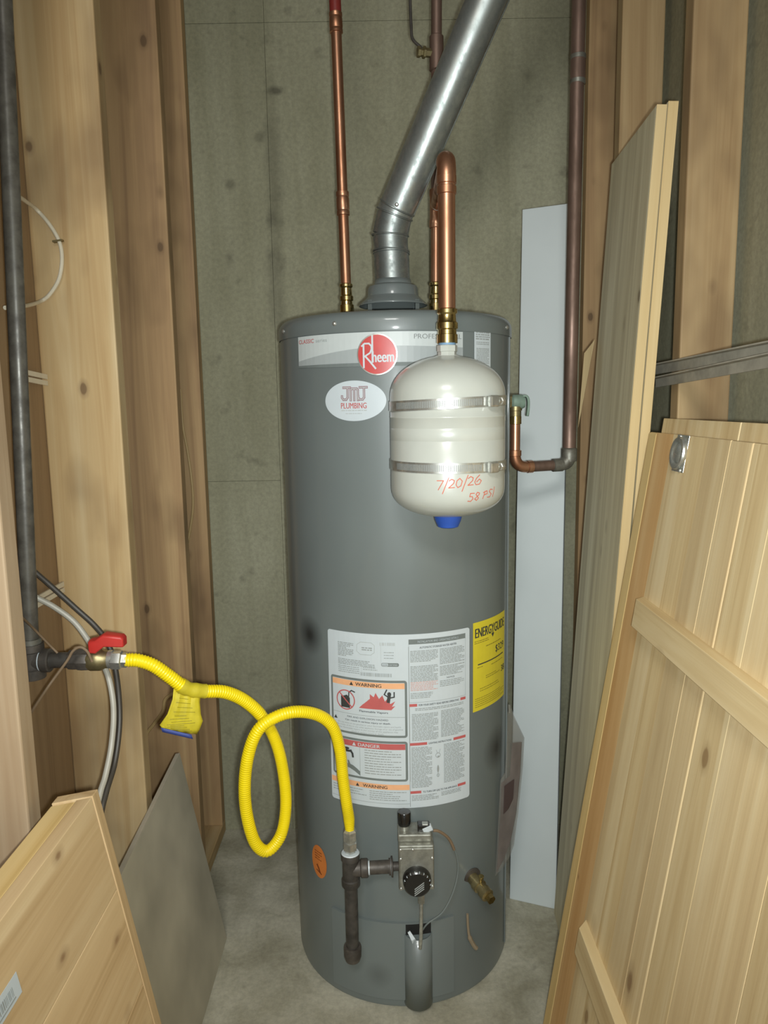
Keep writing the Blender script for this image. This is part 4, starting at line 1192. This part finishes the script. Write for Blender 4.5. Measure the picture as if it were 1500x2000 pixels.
pts = [(h0.x, -0.012, -0.007), (h0.x + 0.012, -0.014, -0.006), (h0.x + 0.026, -0.013, 0.004), (h1.x - 0.004, -0.011, 0.001), (h1.x, -0.010, -0.001)]
secs = []
for i, (x, hw, zz) in enumerate(pts):
    wv = -hw; th = (0.010, 0.011, 0.010, 0.009, 0.007)[i]
    secs.append([Vector((x, GYp - 0.008 + a * wv, hz + zz + 0.004 + b * th)) for a, b in ((-1, -1), (1, -1), (1, 0.9), (0.5, 1.15), (-0.5, 1.15), (-1, 0.9))])
for s_ in secs: m.v += s_
for i in range(len(secs) - 1):
    for j in range(6):
        m.f.append((6 * i + j, 6 * i + (j + 1) % 6, 6 * i + 6 + (j + 1) % 6, 6 * i + 6 + j))
m.f += [tuple(reversed(range(6))), tuple(range(6 * (len(secs) - 1), 6 * len(secs)))]
hdl = m.build('valve_handle', M_RED, gs, bevel=0.002); hdl['label'] = 'red lever handle'
vend = pc + px * sx_(212)
MB().lathe([(0.0110, 0), (0.0155, 0.001), (0.0155, 0.008), (0.0125, 0.010)], vend, px, 22).build('flare_shoulder', M_STEEL, gs)

# ------------------------------------------------------------------ yellow gas connector
gc = thing('gas_connector', 'bright yellow corrugated flexible gas hose looping from the valve to the heater', 'gas hose', tuple(at(245, 1290, Y=GYp)))
Hs = [(246, 1289, 1.200), (270, 1290, 1.202), (300, 1300, 1.208), (332, 1322, 1.218), (365, 1345, 1.232), (400, 1350, 1.248), (440, 1352, 1.270), (480, 1370, 1.295), (515, 1404, 1.318), (541, 1455, 1.335), (555, 1520, 1.345), (558, 1580, 1.345), (548, 1632, 1.340), (522, 1662, 1.330), (498, 1645, 1.318), (482, 1590, 1.305), (478, 1530, 1.296), (486, 1470, 1.290), (505, 1425, 1.290), (540, 1400, 1.298), (580, 1390, 1.315), (622, 1397, 1.340), (650, 1420, 1.358), (664, 1465, 1.372), (670, 1520, 1.382), (677, 1570, 1.390)]
hp = [at(x, y, Y=d) for x, y, d in Hs] + [HE + Vector((-0.001, -0.001, 0.075)), HE + Vector((0, 0, 0.040))]
path = resample(curve(hp, 12), 0.00115)
rad = []
N = len(path)
for i in range(N):
    f = i / N
    amp = 0.0008
    if 0.22 < f < 0.42: amp = 0.00012
    if f >= 0.42: amp = 0.00055
    if f > 0.80: amp = 0.0003
    rad.append(0.0112 + amp * math.sin(2 * math.pi * i / 4.0 + 0.4) - (0.003 * max(0, (f - 0.975) / 0.025)))
MB().tube(path, rad, 18).build('hose', M_YEL, gc, angle=80)
q0 = path[0]; qd = (path[3] - path[0]).normalized()
MB().lathe([(0.0150, -0.024), (0.0160, -0.022), (0.0160, -0.008), (0.0130, -0.006), (0.0130, 0.002)], q0, qd, 6).build('flare_nut', M_STEEL, gc)
MB().lathe([(0.0130, -0.012), (0.0145, -0.010), (0.0145, 0.008), (0.0110, 0.012)], HE + Vector((0, 0, 0.040)), (0, 0, 1), 6).build('flare_nut', M_STEEL, gc)
# tag wrapped round the hose
i0 = min(range(N), key=lambda i: (path[i] - at(352, 1338, Y=1.227)).length); i1 = min(range(N), key=lambda i: (path[i] - at(402, 1350, Y=1.249)).length)
MB().tube(path[i0:i1:3], [0.0130 + 0.0006 * math.sin(k * 0.9) for k in range(len(path[i0:i1:3]))], 18).build('tag_sleeve', M_YTAG, gc)
rows = [((340, 1338), (392, 1352), 1.222, 1.240), ((337, 1366), (390, 1372), 1.214, 1.232), ((327, 1395), (392, 1395), 1.210, 1.228), ((312, 1416), (396, 1408), 1.210, 1.226), ((315, 1420), (390, 1424), 1.211, 1.226), ((318, 1424), (384, 1434), 1.212, 1.227)]
m = MB(); nc = 12
for (l, r, ya, yb) in rows:
    for k in range(nc + 1):
        t = k / nc
        m.v.append(at(l[0] + (r[0] - l[0]) * t, l[1] + (r[1] - l[1]) * t, Y=ya + (yb - ya) * t + 0.0015 * math.sin(k * 1.7)))
m.f = [(j * (nc + 1) + k, j * (nc + 1) + k + 1, (j + 1) * (nc + 1) + k + 1, (j + 1) * (nc + 1) + k) for j in range(len(rows) - 1) for k in range(nc)]
tg = m.build('hang_tag', M_YTAG, gc, solid=0.0012); tg['label'] = 'crumpled yellow tag hanging from the hose'
m = MB()
for s_ in range(13):
    f = 0.10 + s_ * 0.066
    j = min(len(rows) - 2, int(f * (len(rows) - 1))); g__ = f * (len(rows) - 1) - j
    pts = []
    for k in range(1, nc):
        a = m.v; 
        A = [at(rows[jj][0][0] + (rows[jj][1][0] - rows[jj][0][0]) * k / nc, rows[jj][0][1] + (rows[jj][1][1] - rows[jj][0][1]) * k / nc, Y=rows[jj][2] + (rows[jj][3] - rows[jj][2]) * k / nc + 0.0015 * math.sin(k * 1.7)) for jj in (j, j + 1)]
        pts.append(A[0].lerp(A[1], g__) + Vector((0, -0.0009, 0)))
    m.tube(pts[1 + s_ % 2: nc - 2 - (s_ * 3) % 4], 0.0005, 6)
m.build('tag_print', plain('print_tag', '#8f8518', 0.6), tg)
m = MB()
bl_ = [at(314 + 60 * k / 8, 1421 + 14 * k / 8, Y=1.210 + 0.012 * k / 8) for k in range(9)]
for q in bl_: m.v += [q, q + Vector((0.002, 0.001, -0.0085))]
m.f = [(2 * i, 2 * i + 1, 2 * i + 3, 2 * i + 2) for i in range(8)]
m.build('blue_tag_edge', M_BLUEP, tg, solid=0.001)

# ------------------------------------------------------------------ cables on the left wall
def cable(name, pts, r, mat, label, n=8):
    P = curve([at(*q[:2], Y=q[2]) for q in pts], n)
    return tag(MB().tube(P, r, 10).build(name, mat), label, 'cable')


c1 = thing('cable', 'white cable bowed over the broad face of the near left stud', 'cable', tuple(at(120, 475, Y=1.437)))
P = curve([at(*q[:2], Y=q[2]) for q in ((10, 366, 1.26), (30, 379, 1.30), (50, 393, 1.37), (70, 408, 1.434), (95, 436, 1.439), (115, 470, 1.439), (121, 505, 1.439), (115, 545, 1.439), (96, 576, 1.438), (78, 589, 1.430), (56, 596, 1.36), (36, 599, 1.30), (10, 601, 1.25))], 8)
MB().tube(P, 0.0036, 10).build('sheath', M_WCABLE, c1)
q = at(115, 471, Y=1.4405)
MB().box((-0.010, -0.006, -0.0016), (0.008, 0.004, 0.0016), Matrix.Translation(q) @ Matrix.Rotation(R_(-8), 4, 'Y')).build('staple', M_BRASS_D, c1, smooth=False)
cable('cable', ((20, 1075, 1.24), (62, 1112, 1.25), (100, 1145, 1.262), (150, 1190, 1.272), (185, 1222, 1.272), (210, 1255, 1.262), (224, 1300, 1.252), (232, 1360, 1.245), (233, 1420, 1.230), (224, 1490, 1.200), (208, 1545, 1.160), (196, 1600, 1.130), (190, 1700, 1.12)), 0.0048, M_KCABLE, 'black cable passing behind the red valve handle and dropping to the floor')
cable('cable', ((20, 1130, 1.24), (63, 1162, 1.25), (105, 1185, 1.262), (145, 1215, 1.268), (175, 1255, 1.262), (205, 1305, 1.240), (218, 1350, 1.225), (222, 1400, 1.213), (217, 1460, 1.196), (206, 1515, 1.170), (196, 1548, 1.150), (186, 1600, 1.125), (180, 1700, 1.11)), 0.0050, M_GCABLE, 'pale grey cable hanging beside the black cable')
tag(MB().tube(curve([at(*q[:2], Y=q[2]) for q in ((36, 1200, 1.00), (60, 1222, 1.12), (95, 1258, 1.158), (112, 1275, 1.165))], 8), 0.0018, 8).build('wire', M_BWIRE), 'short brown wire slanting down onto the iron gas pipe', 'wire')
tag(MB().tube(curve([at(*q[:2], Y=q[2]) for q in ((52, 1412, 1.04), (62, 1390, 1.10), (95, 1340, 1.150), (130, 1292, 1.160), (142, 1272, 1.160), (156, 1264, 1.160), (170, 1272, 1.160), (180, 1292, 1.164))], 8), 0.0022, 8).build('wire', M_BWIRE), 'thin brown wire hooked over the iron gas pipe', 'wire')
tag(MB().tube(curve([at(*q[:2], Y=q[2]) for q in ((280, 1500, 1.835), (286, 1438, 1.838), (300, 1415, 1.838), (318, 1390, 1.838), (322, 1368, 1.838), (335, 1356, 1.838), (352, 1350, 1.838))], 8), 0.0045, 8).build('cable', M_TAN), 'tan cable on the middle left stud behind the yellow tag', 'cable')
tag(MB().tube(curve([at(*q[:2], Y=q[2]) for q in ((352, 760, 2.075), (357, 830, 2.078), (366, 880, 2.080), (374, 935, 2.080), (377, 985, 2.080), (372, 1030, 2.080), (366, 1062, 2.078))], 8), 0.0036, 8).build('cable', M_TAN), 'thin tan cable bowed along the far left stud', 'cable')
for (pa, pb, lb) in (((36, 738), (96, 750), 'white strip behind the iron gas pipe, upper of two'), ((60, 1188), (125, 1150), 'white strip behind the iron gas pipe, lower of two')):
    A = at(*pa, X=XLB + 0.012); B = at(*pb, X=XLB + 0.012)
    B = A + (B - A) * min(1.0, (1.438 - A.y) / (B.y - A.y))
    m = MB()
    d = (B - A); z_up = Vector((0, 0, 1))
    for off, hh in ((0.0, 0.0045), (0.012, 0.0045)):
        m.add([A + z_up * (off - hh), A + z_up * (off + hh), B + z_up * (off + hh), B + z_up * (off - hh), A + z_up * (off - hh) + Vector((0.004, 0, 0)), A + z_up * (off + hh) + Vector((0.004, 0, 0)), B + z_up * (off + hh) + Vector((0.004, 0, 0)), B + z_up * (off - hh) + Vector((0.004, 0, 0))],
              [(0, 1, 2, 3), (7, 6, 5, 4), (0, 4, 5, 1), (1, 5, 6, 2), (2, 6, 7, 3), (3, 7, 4, 0)])
    tag(m.build('flat_cable', M_WCABLE, smooth=False), lb, 'cable')

# ------------------------------------------------------------------ white board on end
pl0 = at(995, 1755, Z=0.0); pl1 = at(1085, 1777, Z=0.0)
tl_ = at(1020, 408, Y=1.97)
Vv = tl_ - pl0; Uu = (pl1 - pl0)
wp_ = slab('white_board', M_WHITE, None, pl0, Uu, Vv, -0.018, 0.002)
tag(wp_, 'tall smooth white board standing on end to the right of the heater', 'board')

# ------------------------------------------------------------------ two wide boards leaning on the right studs
for i, (dx_, dxt, dzt, lb, yf) in enumerate(((0.0, 0.0, 0.0, 'wide grey-brown board leaning on the right wall, nearer the heater', 1.405), (0.0245, 0.0210, 0.006, 'second leaning board, right behind the nearer one, its pale edge showing', 1.407))):
    O = Vector((0.3985 + dx_, yf, 0.0)); Ov = Vector((0.4955 + dxt, yf, 1.817 + dzt)) - O; Ou = Vector((0.021, 0.330, 0))
    th = 0.0180
    zv = Ov.normalized(); xv = (Ou - zv * Ou.dot(zv)).normalized(); yv = zv.cross(xv)
    st_ = th if yv.x < 0 else -th
    rt = thing('shelf_board', lb, 'board', tuple(O))
    slab('board_face', M_BOARD, rt, O + xv * 0.003, Ou, Ov, st_, 0.0015)
    slab('edge_band', M_BOARD_E, rt, O, xv * 0.003, Ov, st_, 0.0006, 'pale edge')

# wooden shim
s0 = at(1162, 663, Y=1.74); s1 = at(1141, 690, Y=1.74); s2 = at(1129, 836, Y=1.74)
m = MB()
bk = Vector((0.002, 0.006, 0))
m.add([s0, s1, s2, s0 + bk, s1 + bk, s2 + bk], [(0, 1, 2), (5, 4, 3), (0, 3, 4, 1), (1, 4, 5, 2), (2, 5, 3, 0)])
shim = m.build('wood_shim', M_SHIM, smooth=False)
tag(shim, 'narrow tapered wood shim beside the upright copper pipe', 'shim')

# ------------------------------------------------------------------ steel rails across the right studs
for (pa, pb, lb) in (((1270, 722), (1520, 676), 'grey steel rail across the right studs, upper of two'), ((1270, 748), (1520, 699), 'grey steel rail across the right studs, lower of two')):
    A = at(*pa, X=0.5395); B = at(*pb, X=0.5395)
    B = A + (B - A) * 1.35
    d = (A - B).normalized()
    root = thing('steel_rail', lb, 'rail', tuple(A))
    M = Matrix.Translation(B)
    L = (A - B).length
    x = d; y = Vector((1, 0, 0)) - d * d.x; y.normalize(); z = x.cross(y)
    Mx = Matrix(((x.x, y.x, z.x, B.x), (x.y, y.y, z.y, B.y), (x.z, y.z, z.z, B.z), (0, 0, 0, 1)))
    sg = 1 if z.z > 0 else -1
    MB().box((0, 0.010, -0.0095), (L, 0.0135, 0.0095), Mx).build('web', M_RAIL, root, smooth=False, bevel=0.001)
    MB().box((0, -0.006, 0.0070 * sg if sg > 0 else -0.0095), (L, 0.0105, 0.0095 * sg if sg > 0 else -0.0070), Mx).build('flange', M_RAIL, root, smooth=False, bevel=0.0008)

# ------------------------------------------------------------------ pine door leaning on the right
YD = 1.36
dt = at(1268, 842, Y=YD); dbm = at(1060, 2000, Y=YD)
db = dt + (dbm - dt) * (dt.z / (dt.z - dbm.z))
Vd = dt - db
tilt = 0.014
Ud = Vector((0, -1, tilt)).normalized(); Ud = (Ud - Vd.normalized() * Ud.dot(Vd.normalized())).normalized()
Nd = Vd.normalized().cross(Ud)      # y axis; board thickness goes to -y of slab
door = thing('pine_door', 'large knotty pine door leaning at the lower right, with crosswise battens', 'door', tuple(db))
sgn = 1 if Nd.x < 0 else -1
tk = 0.024
off = 0.0
lift = Vector((0, 0, 0.004))
widths = (0.042, 0.076, 0.072, 0.062, 0.072, 0.065, 0.078, 0.060, 0.082, 0.070, 0.075, 0.065, 0.08)
for i, wd in enumerate(widths):
    seam = i in (5, 9)
    o = slab('plank', M_LIT_EDGE if i == 0 else (M_PINE_W if i == 1 else (M_PINE if i % 3 else M_PINE_B)), door, db + Ud * off + lift, Ud * (wd - (0.0022 if seam else 0.0002)), Vd * 0.996, tk * sgn, 0.0022 if i in (5, 6, 9, 10) else (0.004 if i == 0 else 0.0))  # first plank is paler: light caught by the door edge, put into colour
    off += wd
# battens across the planks on the face
fdir = -Nd if Nd.x > 0 else Nd      # towards the left / viewer
for (px_, py_, hb, pj) in ((1258, 1165, 0.048, 0.022), (1145, 1795, 0.050, 0.020)):
    # where the view ray meets the door face
    q = None
    for k in range(400):
        yy = 0.7 + k * 0.0025
        t_ = at(px_, py_, Y=yy)
        if (t_ - db).dot(fdir) < 0: q = t_; break
    s_ = (q - db).dot(Ud); h_ = (q - db).dot(Vd.normalized())
    O = db + Ud * s_ + Vd.normalized() * (h_ - hb) + fdir * pj
    L = sum(widths) - s_ - 0.04
    # tapered start
    m = MB()
    vn = Vd.normalized()
    A0 = db + Ud * s_ + vn * h_
    vs = [A0, A0 - vn * hb, A0 + Ud * 0.026 + fdir * pj, A0 + Ud * 0.026 + fdir * pj - vn * hb, A0 + Ud * L + fdir * pj, A0 + Ud * L + fdir * pj - vn * hb, A0 + Ud * L, A0 + Ud * L - vn * hb]
    cN = sum((v for v in vs), Vector()) / 8
    x = fdir; z = Ud; y = z.cross(x)
    Mx = Matrix(((x.x, y.x, z.x, cN.x), (x.y, y.y, z.y, cN.y), (x.z, y.z, z.z, cN.z), (0, 0, 0, 1)))
    iv = Mx.inverted()
    m.add([iv @ v for v in vs], [(0, 1, 3, 2), (2, 3, 5, 4), (4, 5, 7, 6), (0, 2, 4, 6), (1, 7, 5, 3), (0, 6, 7, 1)])
    m.build('batten', M_PINE_B, door, Mx, smooth=False, bevel=0.001)
# round roller cup near the top corner
q = None
for k in range(400):
    t_ = at(1331, 886, Y=0.9 + k * 0.0025)
    if (t_ - db).dot(fdir) < 0: q = t_; break
vn = Vd.normalized()
rc = q
Mx = Matrix(((Ud.x, vn.x, fdir.x, rc.x), (Ud.y, vn.y, fdir.y, rc.y), (Ud.z, vn.z, fdir.z, rc.z), (0, 0, 0, 1)))
rp = MB().box((-0.024, -0.030, 0), (0.024, 0.030, 0.0022)).build('roller_plate', M_STEEL, door, Mx, smooth=False, bevel=0.001)
rp['label'] = 'shiny metal roller near the top corner'
MB().lathe([(0.026, 0.002), (0.027, 0.006), (0.0255, 0.009), (0.020, 0.0085), (0.017, 0.006), (0.012, 0.0085), (0.006, 0.010)], (0, 0, 0), (0, 0, 1), 32).build('roller', M_STEEL, rp, Mx)
for sy in (-0.027, 0.027):
    MB().lathe([(0.0035, 0.002), (0.003, 0.004), (0.001, 0.005)], (-0.010 if sy > 0 else 0.012, sy, 0), (0, 0, 1), 12).build('screw', M_STEEL, rp, Mx)

# second, slightly taller panel behind it
pt = at(1273, 816, Y=1.372); 
pt.x = dt.x + 0.050
V2_ = Vector((pt.x - 0.02, 1.372, 1.262)) - Vector((db.x + 0.034, 1.372, 0))
O2 = Vector((db.x + 0.034, 1.372, 0))
U2 = Vector((0, -1, 0.012)).normalized(); U2 = (U2 - V2_.normalized() * U2.dot(V2_.normalized())).normalized()
pan = thing('pine_board', 'plain pine board behind the leaning pine door, only its top strip showing', 'board', tuple(O2))
N2 = V2_.normalized().cross(U2)
off = 0.0
for wd in (0.30, 0.31, 0.29):
    slab('plank', M_PINE_B, pan, O2 + U2 * off + Vector((0, 0, 0.003)), U2 * (wd - 0.0015), V2_, 0.020 * (-1 if N2.x > 0 else 1), 0.0015)
    off += wd

# ------------------------------------------------------------------ pine panel at the lower left
lt = at(190, 1542, Y=1.0); lbm = at(315, 2000, Y=1.0)
lb_ = lt + (lbm - lt) * (lt.z / (lt.z - lbm.z))
Vl = (lt - lb_); vl = Vl.normalized(); HL = Vl.length
Ul = Vector((0, -1, 0)); Nl = vl.cross(Ul)     # slab y axis
inw = Vector((-1, 0, 0)) - vl * (-vl.x); inw.normalize()   # towards the wall
LL = 0.72
box = thing('pine_crate_side', 'blond pine plank panel at the lower left with a white barcode sticker', 'panel', tuple(lb_))
sgl = 1 if (-Nl).dot(inw) > 0 else -1
# planks run away from the end band, along Ul
seq = (0.145, 0.155, 0.15, 0.16, 0.20)
h = HL
for i, wd in enumerate(seq):
    lo = max(0.003, h - wd)
    if h - lo < 0.02: break
    a_ = lb_ + vl * (lo + 0.0008) + Ul * 0.0215
    # width along vl, grain along Ul
    y_ax = Ul.cross(vl)
    s3 = 1 if (-y_ax).dot(inw) > 0 else -1
    slab('plank', M_CRATE, box, a_, vl * (h - lo - 0.0008), Ul * LL, 0.022 * s3, 0.0008)
    h = lo
ye = vl.cross(Ul); s4 = 1 if (-ye).dot(inw) > 0 else -1
slab('end_band', M_CRATE, box, lb_ + vl * 0.003 - inw * 0.001, Ul * 0.020, vl * (HL - 0.002), 0.060 * s4, 0.0012)
# top rail behind the face planks, its lit top put into paler pine
y_ax = Ul.cross(vl); s3 = 1 if (-y_ax).dot(inw) > 0 else -1
slab('top_rail', M_LIT_EDGE, box, lb_ + vl * (HL - 0.062) + Ul * 0.0215 + inw * 0.0235, vl * 0.0605, Ul * LL, 0.036 * s3, 0.0015)
# barcode sticker
stq = None
for k in range(400):
    t_ = at(30, 1898, Y=0.95 - k * 0.002)
    if (t_ - lb_).dot(inw) < 0: stq = t_; break
q1 = [at(30, 1898, Y=0.5), at(42, 1937, Y=0.5)]


def onface(px_, py_):
    d = at(px_, py_, Y=1.0) - Vector((0, 0, CAM_H)); o = Vector((0, 0, CAM_H))
    t_ = (lb_ - o).dot(inw) / d.dot(inw)
    return o + d * t_ - inw * 0.0006


c_a, c_b = onface(30, 1898), onface(42, 1937)
su_ = Ul; sh = abs((c_a - c_b).dot(vl))
corner = c_b
m = MB(); L_ = 0.10
m.add([corner, corner + vl * sh, corner + vl * sh + su_ * L_, corner + su_ * L_], [(0, 1, 2, 3)])
bs = m.build('barcode_sticker', M_LABEL, box, smooth=False, solid=0.0004); bs['label'] = 'white barcode sticker'
m = MB(); x_ = 0.014
while x_ < 0.085:
    wd = random.choice((0.0008, 0.0014, 0.0022))
    a_ = corner + su_ * x_ + vl * (sh * 0.30) - inw * 0.0006
    m.add([a_, a_ + vl * sh * 0.42, a_ + vl * sh * 0.42 + su_ * wd, a_ + su_ * wd], [(0, 1, 2, 3)])
    x_ += wd + random.choice((0.0009, 0.0014, 0.002))
a_ = corner + su_ * 0.012 + vl * (sh * 0.15) - inw * 0.0006
m.add([a_, a_ + vl * sh * 0.06, a_ + vl * sh * 0.06 + su_ * 0.05, a_ + su_ * 0.05], [(0, 1, 2, 3)])
m.build('barcode_print', M_PRN_G, bs, smooth=False)

# ------------------------------------------------------------------ grey sheet against the left studs
gt = Vector((-0.4835, 1.628, 0.500)); gb = Vector((-0.405, 1.662, 0.0))
Vg = gt - gb; Ug = Vector((0, -1, 0)); vg = Vg.normalized(); Ug = (Ug - vg * Ug.dot(vg)).normalized()
grs = thing('grey_sheet', 'dull grey sheet leaning against the left studs behind the blond pine panel', 'sheet', tuple(gb))
yg = vg.cross(Ug)
sgg = 1 if (-yg).x < 0 else -1
slab('sheet_face', M_SHEET, grs, gb + Vector((0, 0, 0.002)), Ug * 0.56, Vg, 0.010 * sgg, 0.001)
slab('sheet_edge', M_SHEET_E, grs, gt + Vector((0, 0, 0.0018)), Ug * 0.56, vg * 0.002, 0.010 * sgg, 0.0)

# ------------------------------------------------------------------ manual pouch hanging on the heater's right side
pch = thing('document_pouch', 'cloudy plastic pouch of papers hanging on the right side of the heater', 'pouch', tuple(at(1000, 1500, Y=1.60)))


def sheet(name, mat, outline, y_fn, th):
    n = len(outline)
    V = [at(x, y, Y=y_fn(x, y)) for x, y in outline]
    c = sum(V, Vector()) / n
    m = MB(); b = Vector((0.002, th, 0))
    m.v = V + [v + b for v in V] + [c, c + b]
    for i in range(n):
        j = (i + 1) % n
        m.f += [(2 * n, i, j), (2 * n + 1, n + j, n + i), (i, n + i, n + j, j)]
    return m.build(name, mat, pch, smooth=False)


yf = lambda x, y: 1.546 + (x - 967) * 0.0008
sheet('plastic_sleeve', M_POUCH, [(996, 1378), (1003, 1400), (1024, 1444), (1021, 1500), (1012, 1590), (1004, 1650), (996, 1672), (984, 1692), (967, 1712), (970, 1660), (974, 1590), (977, 1525), (986, 1510), (990, 1440), (992, 1390)], yf, 0.008)
yf2 = lambda x, y: 1.550 + (x - 967) * 0.0008
sheet('folded_papers', M_PAPER, [(1000, 1452), (1018, 1450), (1015, 1510), (1007, 1590), (996, 1645), (983, 1680), (970, 1704), (974, 1640), (978, 1580), (979, 1530), (996, 1514)], yf2, 0.003)
sheet('dark_page', plain('dark_page', '#4c3f3d', 0.5), [(985, 1535), (1003, 1522), (1001, 1560), (992, 1580), (983, 1590)], lambda x, y: 1.5445 + (x - 967) * 0.0008, 0.001)
MB().tube([at(995, 1376, Y=1.574), at(996, 1392, Y=1.572)], 0.0035, 8).build('hook', M_ZINC, pch)
